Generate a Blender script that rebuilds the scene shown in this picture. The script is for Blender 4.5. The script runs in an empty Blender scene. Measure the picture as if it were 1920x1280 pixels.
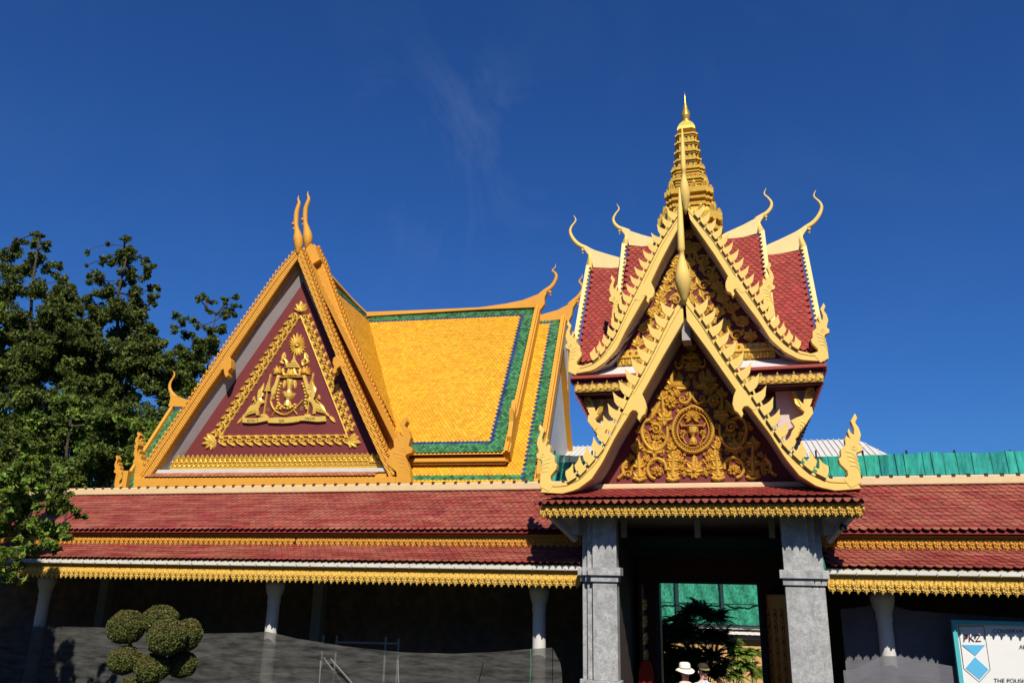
import bpy, bmesh, math, random
import numpy as np
from mathutils import Vector, Matrix
random.seed(7); rng = np.random.default_rng(7)
S = bpy.context.scene
COL = S.collection
PI = math.pi
# ------------------------------------------------------------------ camera, sky, sun, exposure
F_PX = 1517.08
PITCH, YAW, ROLL = math.radians(17.065), math.radians(16.0175), math.radians(1.2334)
CAM = Vector((.8126, -14.0, 3.15))
fwd = Vector((-math.sin(YAW)*math.cos(PITCH), math.cos(YAW)*math.cos(PITCH), math.sin(PITCH)))
rt0 = Vector((math.cos(YAW), math.sin(YAW), 0)); up0 = rt0.cross(fwd)
RT = rt0*math.cos(ROLL)+up0*math.sin(ROLL); UP = up0*math.cos(ROLL)-rt0*math.sin(ROLL)
cd = bpy.data.cameras.new('camera'); cam = bpy.data.objects.new('camera', cd); COL.objects.link(cam)
cam.matrix_world = Matrix(((RT.x, UP.x, -fwd.x, CAM.x), (RT.y, UP.y, -fwd.y, CAM.y), (RT.z, UP.z, -fwd.z, CAM.z), (0, 0, 0, 1)))
cd.sensor_width = 36; cd.lens = F_PX/1920*36; cd.clip_start = .1; cd.clip_end = 3000
S.camera = cam
SUN = Vector((.38, -1, .97)).normalized()            # towards the sun
w = bpy.data.worlds.new('World'); S.world = w; w.use_nodes = True
nt = w.node_tree; nt.nodes.clear()
sky = nt.nodes.new('ShaderNodeTexSky'); sky.sky_type = 'NISHITA'; sky.sun_disc = False
sky.sun_elevation = math.asin(SUN.z); sky.sun_rotation = math.atan2(SUN.x, SUN.y)
sky.altitude = 0; sky.air_density = 1.15; sky.dust_density = 0.5; sky.ozone_density = 4.0
bg = nt.nodes.new('ShaderNodeBackground'); bg.inputs[1].default_value = .062
wo = nt.nodes.new('ShaderNodeOutputWorld')
# thin cirrus wisps, all round the sky
tc = nt.nodes.new('ShaderNodeTexCoord'); mp = nt.nodes.new('ShaderNodeMapping'); mp.inputs['Scale'].default_value = (2.2, 2.2, 1.5)
mp.inputs['Rotation'].default_value = (.3, .5, .2)
n1 = nt.nodes.new('ShaderNodeTexNoise'); n1.inputs['Scale'].default_value = 2.2; n1.inputs['Detail'].default_value = 9; n1.inputs['Roughness'].default_value = .62; n1.inputs['Distortion'].default_value = 1.2
rp = nt.nodes.new('ShaderNodeValToRGB'); rp.color_ramp.elements[0].position = .48; rp.color_ramp.elements[1].position = .95
rp.color_ramp.elements[1].color = (.10, .10, .10, 1)
mx = nt.nodes.new('ShaderNodeMix'); mx.data_type = 'RGBA'
hs = nt.nodes.new('ShaderNodeMix'); hs.data_type = 'RGBA'; hs.blend_type = 'MULTIPLY'; hs.inputs[0].default_value = 1; hs.inputs[7].default_value = (.225, .53, 1.04, 1)   # a polarised, deep blue sky
L = nt.links.new
L(tc.outputs['Generated'], mp.inputs[0]); L(mp.outputs[0], n1.inputs['Vector']); L(n1.outputs[0], rp.inputs[0])
L(sky.outputs[0], hs.inputs[6])
_cd = (fwd+(855-960)/F_PX*RT-(300-640)/F_PX*UP).normalized()
vd = nt.nodes.new('ShaderNodeVectorMath'); vd.operation = 'DOT_PRODUCT'; vd.inputs[1].default_value = _cd; L(tc.outputs['Generated'], vd.inputs[0])
vm = nt.nodes.new('ShaderNodeMapRange'); vm.interpolation_type = 'SMOOTHSTEP'; vm.inputs['From Min'].default_value = .988; vm.inputs['From Max'].default_value = .9995; vm.inputs['To Min'].default_value = .2; vm.inputs['To Max'].default_value = 1.5; L(vd.outputs['Value'], vm.inputs['Value'])
vx = nt.nodes.new('ShaderNodeMath'); vx.operation = 'MULTIPLY'; L(rp.outputs[0], vx.inputs[0]); L(vm.outputs[0], vx.inputs[1]); L(vx.outputs[0], mx.inputs[0]); L(hs.outputs[2], mx.inputs[6]); mx.inputs[7].default_value = (6, 7, 8.5, 1)
L(mx.outputs[2], bg.inputs[0]); L(bg.outputs[0], wo.inputs[0])
sl = bpy.data.lights.new('sun', 'SUN'); so = bpy.data.objects.new('sun', sl); COL.objects.link(so)
sl.energy = 5.0; sl.angle = math.radians(.53); sl.color = (1, .92, .78)
so.rotation_euler = (-SUN).to_track_quat('-Z', 'Y').to_euler(); so.location = (10, -30, 40)
S.view_settings.view_transform = 'Standard'; S.view_settings.look = 'None'; S.view_settings.gamma = 1
S.view_settings.use_curve_mapping = False; S.view_settings.exposure = 0.5
S.cycles.max_bounces = 6; S.cycles.transparent_max_bounces = 12; S.cycles.use_denoising = True

# ------------------------------------------------------------------ where things stand
def ray(px, py): return fwd+(px-960)/F_PX*RT-(py-640)/F_PX*UP
def P(px, py, Y):                      # point of the vertical plane y = Y
    d = ray(px, py); return CAM+d*((Y-CAM.y)/d.y)
def PX(px, py, X): d = ray(px, py); return CAM+d*((X-CAM.x)/d.x)
TH = math.radians(4.5); HO = Vector((-15.273, 12.0, 0))
HU = Vector((math.cos(TH), math.sin(TH), 0)); HV = Vector((-math.sin(TH), math.cos(TH), 0))
def H(px, py, v):                      # point of a plane parallel to the hall's gable, in the hall's own frame
    d = ray(px, py); o = CAM-HO
    t = (v-o.dot(HV))/d.dot(HV); q = o+d*t
    return Vector((q.dot(HU), q.dot(HV), q.z))
def project(p):
    d = p-CAM; z = d.dot(fwd); return 960+F_PX*d.dot(RT)/z, 640-F_PX*d.dot(UP)/z, z

# ------------------------------------------------------------------ materials
MATS = {}; K = .68      # base colours are written for a bright print; this brings them to real reflectances
def mat(name, col, rough=.6, metal=0, isl=0, noise=None, bump=None, spec=.2, dirt=None, alpha=1, hue=0, coat=0, wave=None):
    m = bpy.data.materials.new(name); m.use_nodes = True; t = m.node_tree; b = t.nodes['Principled BSDF']
    N = t.nodes.new; LK = t.links.new
    col = tuple(c*K for c in col); noise = [(q[0], q[1], tuple(c*K for c in q[2]), *q[3:]) for q in ([noise] if noise and not isinstance(noise, list) else (noise or []))]
    b.inputs['Roughness'].default_value = rough; b.inputs['Metallic'].default_value = metal
    b.inputs['Specular IOR Level'].default_value = spec; b.inputs['Coat Weight'].default_value = coat; b.inputs['Coat Roughness'].default_value = .15
    src = N('ShaderNodeRGB'); src.outputs[0].default_value = (*col, 1); out = src.outputs[0]
    co = N('ShaderNodeNewGeometry').outputs['Position']
    if isl:
        g = N('ShaderNodeNewGeometry'); oi = N('ShaderNodeObjectInfo')
        a = N('ShaderNodeMath'); a.operation = 'ADD'; LK(g.outputs['Random Per Island'], a.inputs[0]); LK(oi.outputs['Random'], a.inputs[1])
        f = N('ShaderNodeMath'); f.operation = 'FRACT'; LK(a.outputs[0], f.inputs[0])
        hv = N('ShaderNodeHueSaturation'); LK(out, hv.inputs['Color'])
        mr = N('ShaderNodeMapRange'); mr.inputs['To Min'].default_value = 1-isl; mr.inputs['To Max'].default_value = 1+isl
        LK(f.outputs[0], mr.inputs['Value']); LK(mr.outputs[0], hv.inputs['Value'])
        if hue:
            m2 = N('ShaderNodeMath'); m2.operation = 'MULTIPLY'; m2.inputs[1].default_value = 7.31; LK(f.outputs[0], m2.inputs[0])
            f2 = N('ShaderNodeMath'); f2.operation = 'FRACT'; LK(m2.outputs[0], f2.inputs[0])
            mh = N('ShaderNodeMapRange'); mh.inputs['To Min'].default_value = .5-hue; mh.inputs['To Max'].default_value = .5+hue
            LK(f2.outputs[0], mh.inputs['Value']); LK(mh.outputs[0], hv.inputs['Hue'])
        out = hv.outputs[0]
    for spec_ in ([noise] if noise and not isinstance(noise, list) else (noise or [])):
        sc, amt, c2 = spec_[:3]
        nz = N('ShaderNodeTexNoise'); nz.inputs['Scale'].default_value = sc; nz.inputs['Detail'].default_value = 6; nz.inputs['Roughness'].default_value = .65
        if len(spec_) > 3:
            mpn = N('ShaderNodeMapping'); mpn.inputs['Scale'].default_value = spec_[3]; LK(co, mpn.inputs[0]); LK(mpn.outputs[0], nz.inputs['Vector'])
        else: LK(co, nz.inputs['Vector'])
        cr = N('ShaderNodeValToRGB'); cr.color_ramp.elements[0].position = .42; cr.color_ramp.elements[1].position = .68
        cr.color_ramp.elements[1].color = (amt, amt, amt, 1); LK(nz.outputs[0], cr.inputs[0])
        mxx = N('ShaderNodeMix'); mxx.data_type = 'RGBA'; LK(cr.outputs[0], mxx.inputs[0]); LK(out, mxx.inputs[6]); mxx.inputs[7].default_value = (*c2, 1)
        out = mxx.outputs[2]
    LK(out, b.inputs['Base Color'])
    if bump:
        nb = N('ShaderNodeTexNoise'); nb.inputs['Scale'].default_value = bump[0]; nb.inputs['Detail'].default_value = 5; LK(co, nb.inputs['Vector'])
        bp = N('ShaderNodeBump'); bp.inputs['Strength'].default_value = bump[1]; bp.inputs['Distance'].default_value = bump[2] if len(bump) > 2 else .02
        LK(nb.outputs[0], bp.inputs['Height']); LK(bp.outputs[0], b.inputs['Normal'])
    MATS[name] = m
    return m
def net_mat(name, col, opac, weave, transl=.35, var=.25):
    m = bpy.data.materials.new(name); m.use_nodes = True; t = m.node_tree; t.nodes.clear(); N = t.nodes.new; LK = t.links.new
    co = N('ShaderNodeNewGeometry').outputs['Position']
    mpn = N('ShaderNodeMapping'); mpn.inputs['Scale'].default_value = weave; LK(co, mpn.inputs[0])
    nz = N('ShaderNodeTexNoise'); nz.inputs['Scale'].default_value = 1; nz.inputs['Detail'].default_value = 7; nz.inputs['Roughness'].default_value = .7; LK(mpn.outputs[0], nz.inputs['Vector'])
    hv = N('ShaderNodeHueSaturation'); hv.inputs['Color'].default_value = (*[c*K*1.1 for c in col], 1)
    mr = N('ShaderNodeMapRange'); mr.inputs['From Min'].default_value = .3; mr.inputs['From Max'].default_value = .7; mr.inputs['To Min'].default_value = 1-var; mr.inputs['To Max'].default_value = 1+var
    LK(nz.outputs[0], mr.inputs['Value']); LK(mr.outputs[0], hv.inputs['Value'])
    d = N('ShaderNodeBsdfDiffuse'); tl = N('ShaderNodeBsdfTranslucent'); tr = N('ShaderNodeBsdfTransparent')
    LK(hv.outputs[0], d.inputs[0]); LK(hv.outputs[0], tl.inputs[0])
    a = N('ShaderNodeMixShader'); a.inputs[0].default_value = transl; LK(d.outputs[0], a.inputs[1]); LK(tl.outputs[0], a.inputs[2])
    b = N('ShaderNodeMixShader'); b.inputs[0].default_value = opac; LK(tr.outputs[0], b.inputs[1]); LK(a.outputs[0], b.inputs[2])
    o = N('ShaderNodeOutputMaterial'); LK(b.outputs[0], o.inputs[0]); MATS[name] = m; return m
def leaf_mat(name, col, isl=.45, hue=.03, tl=.3, rough=.45):
    m = mat(name, col, .6, isl=isl, hue=hue, spec=.18); t = m.node_tree; b = t.nodes['Principled BSDF']
    src = b.inputs['Base Color'].links[0].from_socket
    tn = t.nodes.new('ShaderNodeBsdfTranslucent'); mxs = t.nodes.new('ShaderNodeMixShader'); mxs.inputs[0].default_value = tl
    t.links.new(src, tn.inputs[0]); t.links.new(b.outputs[0], mxs.inputs[1]); t.links.new(tn.outputs[0], mxs.inputs[2])
    t.links.new(mxs.outputs[0], t.nodes['Material Output'].inputs[0]); return m
M_CREAM = mat('cream_gold_paint', (.98, .68, .175), .6, noise=[(1.5, .5, (.92, .61, .15)), (7, .3, (.86, .63, .24)), (1.2, .25, (.74, .54, .2), (3, 3, .5)), (22, .25, (.7, .5, .18))], bump=(30, .12, .01))
M_CREAM2 = mat('cream_plaster_cap', (.82, .62, .36), .6, noise=[(2.5, .45, (.74, .48, .28)), (9, .25, (.55, .45, .35))], bump=(20, .1, .01))
M_PALECREAM = mat('pale_cream_paint', (.92, .74, .33), .6, noise=[(3, .4, (.78, .52, .22)), (10, .25, (.6, .6, .45))], bump=(20, .1, .01))
M_OCHRE = mat('ochre_paint', (.80, .37, .04), .6, noise=[(1.2, .5, (.70, .31, .03)), (9, .35, (.60, .27, .05)), (.5, .4, (.82, .42, .07), (1, 1, .3))], bump=(40, .12, .01))
M_VAL = mat('yellow_valance_paint', (.82, .53, .11), .55, isl=.12, noise=[(6, .3, (.76, .42, .08)), (1.3, .4, (.70, .5, .14))])
M_VALO = mat('orange_valance_paint', (.75, .40, .07), .5, isl=.1, noise=(6, .3, (.7, .32, .06)))
M_GOLD = mat('gilded_relief', (.90, .55, .10), .34, metal=.3, noise=(9, .35, (.6, .3, .04)), bump=(25, .08, .01))
M_LEAFGOLD = mat('bright_gold_leaf', (1.0, .62, .10), .24, metal=.6, noise=[(5, .4, (.85, .46, .06)), (1.5, .3, (.7, .38, .05))], bump=(18, .1, .02))
M_EMB = mat('emblem_gold', (1.08, .72, .15), .3, metal=.35, noise=[(3, .4, (.85, .5, .08))], bump=(18, .1, .02))
M_DGOLD = mat('dull_gold_moulding', (.42, .26, .04), .5, metal=.2, noise=(5, .3, (.3, .17, .03)))
M_MAROON = mat('maroon_paint', (.195, .036, .036), .6, noise=[(1.6, .5, (.15, .026, .03), (1, 1, .25)), (.8, .3, (.23, .05, .05))], bump=(12, .08, .01))
M_BARGE = mat('striated_ochre_paint', (.80, .37, .04), .6, noise=[(1.2, .5, (.70, .31, .03)), (9, .35, (.62, .28, .05))])
_t = M_BARGE.node_tree; _w = _t.nodes.new('ShaderNodeTexWave'); _w.inputs['Scale'].default_value = 5.5; _w.inputs['Distortion'].default_value = 2.5; _w.bands_direction = 'DIAGONAL'; _w.inputs['Detail Scale'].default_value = 3
_b = _t.nodes.new('ShaderNodeBump'); _b.inputs['Strength'].default_value = .8; _b.inputs['Distance'].default_value = .02
_t.links.new(_t.nodes.new('ShaderNodeNewGeometry').outputs['Position'], _w.inputs['Vector']); _t.links.new(_w.outputs[1], _b.inputs['Height']); _t.links.new(_b.outputs[0], _t.nodes['Principled BSDF'].inputs['Normal'])
M_RED = mat('red_clay_tile', (.36, .06, .047), .55, isl=.2, hue=.008, noise=[(.8, .45, (.3, .048, .038)), (40, .25, (.42, .1, .075))], spec=.2)
M_REDL = mat('weathered_red_clay_tile', (.29, .043, .036), .6, isl=.24, hue=.012, noise=[(.5, .5, (.37, .085, .06), (.6, 1, 1)), (.9, .4, (.18, .028, .025), (.7, 1, 1.6)), (4, .6, (.56, .25, .16), (.3, 2, 2.5)), (2.2, .3, (.2, .045, .04))], spec=.2)
M_REDSH = mat('red_roof_slab', (.22, .035, .035), .6, noise=(2, .4, (.17, .03, .03)))
M_YEL = mat('yellow_glazed_tile', (.86, .445, .03), .45, isl=.16, hue=.014, noise=[(.6, .45, (.80, .34, .02)), (2.5, .3, (.92, .54, .08))], spec=.25)
M_GRN = mat('green_glazed_tile', (.04, .20, .075), .3, isl=.65, hue=.03, noise=(9, .4, (.24, .36, .2)), spec=.4)
M_BLU = mat('blue_glazed_tile', (.035, .06, .21), .28, isl=.4, spec=.6)
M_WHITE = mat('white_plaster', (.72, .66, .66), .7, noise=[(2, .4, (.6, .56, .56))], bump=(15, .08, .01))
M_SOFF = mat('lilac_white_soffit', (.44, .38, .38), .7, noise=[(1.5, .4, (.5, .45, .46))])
M_STONE = mat('grey_mottled_stone', (.54, .55, .56), .45, noise=[(4.5, .85, (.20, .21, .225), (1, 1, .8)), (14, .5, (.66, .67, .68)), (9, .7, (.28, .29, .30)), (45, .6, (.2, .2, .22))], bump=(22, .15, .01))
M_COLW = mat('white_column_paint', (.80, .79, .77), .6, noise=(3, .4, (.62, .6, .58)))
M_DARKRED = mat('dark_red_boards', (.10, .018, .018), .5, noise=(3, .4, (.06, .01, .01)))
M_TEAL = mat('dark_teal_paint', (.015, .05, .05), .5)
M_DOOR = mat('carved_gilt_door', (.10, .042, .008), .45, metal=.3, noise=[(22, .8, (.05, .02, .01))], bump=(30, .6, .03))
M_REDC = mat('scarlet_lacquer', (.42, .02, .012), .5)
M_PINKW = mat('pinkish_white_boards', (.80, .66, .64), .7)
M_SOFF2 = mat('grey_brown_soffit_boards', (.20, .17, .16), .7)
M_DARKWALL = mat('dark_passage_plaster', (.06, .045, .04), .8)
M_POST = mat('grey_post_paint', (.32, .30, .27), .7)
M_MURAL = mat('faded_mural_wall', (.20, .15, .11), .8, noise=[(1.2, .8, (.10, .11, .16)), (.9, .7, (.36, .20, .10), (1, 1, .6)), (2.5, .7, (.08, .10, .05)), (5, .5, (.05, .05, .05))])
M_GUT = mat('white_gutter', (.66, .66, .62), .5, noise=(2, .5, (.5, .5, .45)))
M_BARK = mat('brown_bark', (.075, .055, .04), .9, noise=(8, .6, (.04, .03, .025)), bump=(20, .5, .03))
M_METALROOF = mat('corrugated_grey_metal', (.72, .69, .65), .6, noise=(.6, .4, (.8, .78, .75)))
M_PEACH = mat('peach_plaster', (.72, .42, .18), .75, noise=(1, .3, (.66, .36, .15)))
M_STEEL = mat('galvanised_pipe', (.36, .37, .38), .5, metal=.3)
M_POLE = mat('weathered_pole', (.24, .24, .23), .7)
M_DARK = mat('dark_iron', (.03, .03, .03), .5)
M_GROUND = mat('dark_lawn_ground', (.065, .07, .045), .9, noise=[(.7, .5, (.05, .06, .03))], bump=(8, .2, .02))
M_TEALF = mat('turquoise_frame_paint', (.09, .50, .58), .5)
M_BOARD = mat('white_banner_vinyl', (.84, .85, .86), .45, noise=(1.2, .35, (.72, .74, .77), (1, 1, 2.5)))
M_SKYBLUE = mat('sky_blue_print', (.12, .50, .84), .45)
M_INK = mat('dark_ink', (.03, .03, .06), .6)
M_INKR = mat('maroon_ink', (.10, .03, .05), .6)
M_NET = net_mat('black_shade_net', (.085, .085, .083), .74, (1.6, 3, 11), .1, .75)
M_TARP = net_mat('grey_blue_net', (.19, .19, .225), .86, (3, 3, 40), .15, .15)
M_GNET = net_mat('green_debris_net', (.065, .55, .40), .90, (9, 9, 2), .3, .5)
M_SEAM = mat('dark_green_seam', (.02, .16, .12), .8)
M_GNET2 = net_mat('green_debris_net_creased', (.06, .40, .26), .94, (16, 16, 12), .3, .75)
M_LEAF_D = leaf_mat('dark_tree_leaves', (.12, .165, .03), .55, .03, .28)
M_LEAF_O = leaf_mat('olive_tree_leaves', (.115, .15, .03), .55, .03, .28)
M_LEAF_B = leaf_mat('bright_tree_leaves', (.23, .35, .055), .5, .03, .35, .32)
M_LEAF_T = leaf_mat('clipped_leaves', (.13, .15, .04), .5, .035, .2)
M_LEAF_TB = leaf_mat('scorched_clipped_leaves', (.15, .12, .04), .4, .03, .2)
M_LEAF_P = leaf_mat('yellow_green_fronds', (.22, .30, .05), .4, .03, .4)
M_LEAF_F = leaf_mat('dark_feathery_leaves', (.03, .055, .015), .4, .03, .3)
M_SKIN = mat('skin', (1.0, .60, .46), .5); M_HAT = mat('cream_hat_cloth', (1.05, 1.0, .88), .8)
M_NAVY = mat('navy_cloth', (.02, .022, .035), .8); M_LBLUE = mat('light_blue_cloth', (.5, .72, 1.05), .8)
M_CAP = mat('dark_cap_cloth', (.04, .035, .025), .8); M_OLIVE = mat('olive_peak', (.30, .27, .12), .8); M_TROUS = mat('beige_cloth', (.38, .33, .25), .8)
M_PAPER = mat('white_paper', (.8, .78, .78), .7)

# ------------------------------------------------------------------ object helpers
LOCAL = set()
def tag(o, label=None, cat=None, group=None, kind=None):
    for k, v in (('label', label), ('category', cat), ('group', group), ('kind', kind)):
        if v: o[k] = v
    return o
def empty(name, loc, label, cat, group=None, rz=0, local=False):
    o = bpy.data.objects.new(name, None); COL.objects.link(o); o.location = loc; o.rotation_euler = (0, 0, rz)
    o.empty_display_size = .3; o['loc'] = 0
    del o['loc']
    if local: LOCAL.add(o.name)
    return tag(o, label, cat, group)
def link(o, parent):
    COL.objects.link(o)
    if parent is not None:
        o.parent = parent
        if parent.type == 'EMPTY' and parent.name not in LOCAL:
            o.matrix_parent_inverse = Matrix.Translation(-Vector(parent.location))
    return o
def inst(name, me, parent, M=None):
    o = bpy.data.objects.new(name, me)
    link(o, parent)
    if M is not None: o.matrix_basis = M
    return o
class MB:
    def __init__(s): s.v = []; s.f = []; s.m = []; s.mi = 0
    def add(s, vs, fs):
        b = len(s.v); s.v += [tuple(v) for v in vs]
        for f in fs: s.f.append(tuple(b+i for i in f)); s.m.append(s.mi)
    def box(s, x0, x1, y0, y1, z0, z1):
        s.add([(x0, y0, z0), (x1, y0, z0), (x1, y1, z0), (x0, y1, z0), (x0, y0, z1), (x1, y0, z1), (x1, y1, z1), (x0, y1, z1)],
              [(0, 3, 2, 1), (4, 5, 6, 7), (0, 1, 5, 4), (1, 2, 6, 5), (2, 3, 7, 6), (3, 0, 4, 7)])
    def prism(s, pts, off):
        n = len(pts); off = Vector(off); a = [Vector(p) for p in pts]
        s.add(a+[p+off for p in a], [tuple(range(n)), tuple(range(2*n-1, n-1, -1))]+[(i, i+n, (i+1) % n+n, (i+1) % n) for i in range(n)])
    def frust(s, poly0, z0, poly1, z1, caps=True):
        n = len(poly0)
        s.add([(x, y, z0) for x, y in poly0]+[(x, y, z1) for x, y in poly1],
              [(i, (i+1) % n, (i+1) % n+n, i+n) for i in range(n)]+([tuple(range(n-1, -1, -1)), tuple(range(n, 2*n))] if caps else []))
    def tube(s, pts, rad, n=8, cap=True, flat=1, up=None):
        pts = [Vector(p) for p in pts]; k = len(pts)
        if not hasattr(rad, '__len__'): rad = [rad]*k
        vs = []; prev = up or Vector((0, 1, 0))
        for i, p in enumerate(pts):
            t = (pts[min(i+1, k-1)]-pts[max(i-1, 0)]).normalized()
            a = prev-t*prev.dot(t)
            if a.length < 1e-4: a = Vector((1, 0, .01))-t*t.x
            a.normalize(); prev = a; b = t.cross(a)
            for j in range(n):
                q = 2*PI*j/n; vs.append(p+(a*math.cos(q)*flat+b*math.sin(q))*rad[i])
        fs = [(i*n+j, i*n+(j+1) % n, (i+1)*n+(j+1) % n, (i+1)*n+j) for i in range(k-1) for j in range(n)]
        if cap: fs += [tuple(range(n-1, -1, -1)), tuple(range((k-1)*n, k*n))]
        s.add(vs, fs)
    def lathe(s, c, prof, n=16):
        c = Vector(c); vs = [(c.x+r*math.cos(2*PI*j/n), c.y+r*math.sin(2*PI*j/n), c.z+z) for r, z in prof for j in range(n)]; k = len(prof)
        s.add(vs, [(i*n+j, i*n+(j+1) % n, (i+1)*n+(j+1) % n, (i+1)*n+j) for i in range(k-1) for j in range(n)]+[tuple(range(n-1, -1, -1)), tuple(range((k-1)*n, k*n))])
    def ball(s, c, r, n=10, k=6, sc=(1, 1, 1)):
        c = Vector(c); vs = []
        for i in range(k+1):
            a = PI*i/k
            for j in range(n): vs.append((c.x+r*sc[0]*math.sin(a)*math.cos(2*PI*j/n), c.y+r*sc[1]*math.sin(a)*math.sin(2*PI*j/n), c.z-r*sc[2]*math.cos(a)))
        s.add(vs, [(i*n+j, i*n+(j+1) % n, (i+1)*n+(j+1) % n, (i+1)*n+j) for i in range(k) for j in range(n)])
    def mesh(s, name, mats, smooth=False):
        me = bpy.data.meshes.new(name); me.from_pydata(s.v, [], s.f)
        for m in (mats if isinstance(mats, (list, tuple)) else [mats]): me.materials.append(m)
        if isinstance(mats, (list, tuple)): me.polygons.foreach_set('material_index', s.m)
        bm = bmesh.new(); bm.from_mesh(me)
        if not getattr(s, 'keep', False): bmesh.ops.recalc_face_normals(bm, faces=bm.faces)
        bm.to_mesh(me); bm.free()
        if smooth: me.polygons.foreach_set('use_smooth', [True]*len(me.polygons))
        me.update(); return me
    def build(s, name, mats, parent=None, smooth=False, bevel=0):
        o = inst(name, s.mesh(name, mats, smooth), parent)
        if bevel:
            b = o.modifiers.new('bevel', 'BEVEL'); b.width = bevel; b.segments = 2; b.limit_method = 'ANGLE'; b.angle_limit = math.radians(40)
        return o
def box_obj(name, m, parent, *a, bevel=0):
    b = MB(); b.box(*a); return b.build(name, m, parent, bevel=bevel)
def smooth_path(pts, n=20):
    pts = [Vector(p) for p in pts]; k = len(pts); out = []
    q = [pts[0]*2-pts[1]]+pts+[pts[-1]*2-pts[-2]]
    for i in range(n):
        t = i/(n-1)*(k-1); j = min(int(t), k-2); u = t-j; a, b, c, d = q[j:j+4]
        out.append(.5*((2*b)+(c-a)*u+(2*a-5*b+4*c-d)*u*u+(3*b-a-3*c+d)*u**3))
    return out
def resample(pts, n):
    pts = [Vector(p) for p in pts]; L_ = [0]
    for a, b in zip(pts, pts[1:]): L_.append(L_[-1]+(b-a).length)
    out = []
    for i in range(n):
        s = L_[-1]*i/(n-1); j = 0
        while j < len(pts)-2 and L_[j+1] < s: j += 1
        out.append(pts[j].lerp(pts[j+1], (s-L_[j])/max(1e-9, L_[j+1]-L_[j])))
    return out
def mirror(pts, x=0): return [Vector((2*x-p.x, p.y, p.z)) for p in pts]

# ------------------------------------------------------------------ relief carving on a vertical plane
class Relief:                          # maps the carving's drawing to its plane; h stands out of the plane
    def __init__(s, fn, out, flip=None): s.fn = fn; s.out = Vector(out); s.flip = flip
    def pt(s, x, y, h=0):
        p = s.fn(x, y)
        if s.flip is not None: p = Vector((2*s.flip-p.x, p.y, p.z))
        return p+s.out*h
def r_strip(mb, R, c, wd, h, prof=((-1, 0), (-.55, .8), (0, 1), (.55, .8), (1, 0))):
    k = len(c); n = len(prof); vs = []
    for i in range(k):
        ax, ay = c[max(i-1, 0)]; bx, by = c[min(i+1, k-1)]; dx, dy = bx-ax, by-ay; l = math.hypot(dx, dy) or 1; nx, ny = -dy/l, dx/l
        for a, hh in prof: vs.append(R.pt(c[i][0]+nx*a*wd[i], c[i][1]+ny*a*wd[i], hh*h*min(1, .35+wd[i]/max(wd))-.004))
    mb.add(vs, [(i*n+j, i*n+j+1, (i+1)*n+j+1, (i+1)*n+j) for i in range(k-1) for j in range(n-1)])
def r_leaf(mb, R, x0, y0, x1, y1, wd, h, bend=0):
    dx, dy = x1-x0, y1-y0; c = []; ws = []
    for t, q in ((0, .35), (.2, .85), (.45, 1), (.7, .8), (.88, .45), (1, .04)):
        o = bend*math.sin(PI*t*.5)*t
        c.append((x0+dx*t-dy*o, y0+dy*t+dx*o)); ws.append(wd*q)
    r_strip(mb, R, c, [q*1.35 for q in ws], h, ((-1, 0), (-.5, .8), (0, .5), (.5, .8), (1, 0)))
def r_stem(mb, R, pts, w0, w1, h, n=14):
    c = [(p.x, p.y) for p in smooth_path([Vector((a, b, 0)) for a, b in pts], n)]
    r_strip(mb, R, c, [1.2*(w0+(w1-w0)*i/(n-1)) for i in range(n)], h)
def r_ball(mb, R, x, y, r, h, n=8):
    vs = [R.pt(x, y, h)]
    for q, hh in ((.6, .8), (1, 0)):
        for j in range(n): vs.append(R.pt(x+r*q*math.cos(2*PI*j/n), y+r*q*math.sin(2*PI*j/n), h*hh-.003))
    mb.add(vs, [(0, 1+j, 1+(j+1) % n) for j in range(n)]+[(1+j, 1+n+j, 1+n+(j+1) % n, 1+(j+1) % n) for j in range(n)])
def r_spiral(mb, R, cx, cy, r0, a0, turns, w0, h, d=1):
    n = int(12*turns)+2; c = []; ws = []
    for i in range(n):
        t = i/(n-1); r = r0*(1-t*.85); a = a0+d*2*PI*turns*t; c.append((cx+r*math.cos(a), cy+r*math.sin(a))); ws.append(w0*(1-.45*t))
    r_strip(mb, R, c, ws, h); r_ball(mb, R, cx, cy, w0*1.1, h*1.15)
def r_flower(mb, R, x, y, r, n, h, a0=0):
    for i in range(n):
        a = a0+2*PI*i/n; r_leaf(mb, R, x+.25*r*math.cos(a), y+.25*r*math.sin(a), x+r*math.cos(a), y+r*math.sin(a), r*2.1/n, h)
    r_ball(mb, R, x, y, r*.32, h*1.3)
def r_fan(mb, R, x, y, dr, sp, n, ln, wd, h):
    for i in range(n):
        u = (i/(n-1)*2-1) if n > 1 else 0; a = dr+u*sp; l = ln*(1-.28*abs(u)); r_leaf(mb, R, x, y, x+l*math.cos(a), y+l*math.sin(a), wd, h, bend=.25*u)
def r_poly(mb, R, pts, h, inset=.82):
    n = len(pts); cx = sum(p[0] for p in pts)/n; cy = sum(p[1] for p in pts)/n
    vs = [R.pt(x, y, -.004) for x, y in pts]+[R.pt(x, y, h*.7) for x, y in pts]
    vs += [R.pt(cx+(x-cx)*inset, cy+(y-cy)*inset, h) for x, y in pts]
    mb.add(vs, [(i, (i+1) % n, (i+1) % n+n, i+n) for i in range(n)]+[(i+n, (i+1) % n+n, (i+1) % n+2*n, i+2*n) for i in range(n)]+[tuple(range(2*n, 3*n))])

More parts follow.
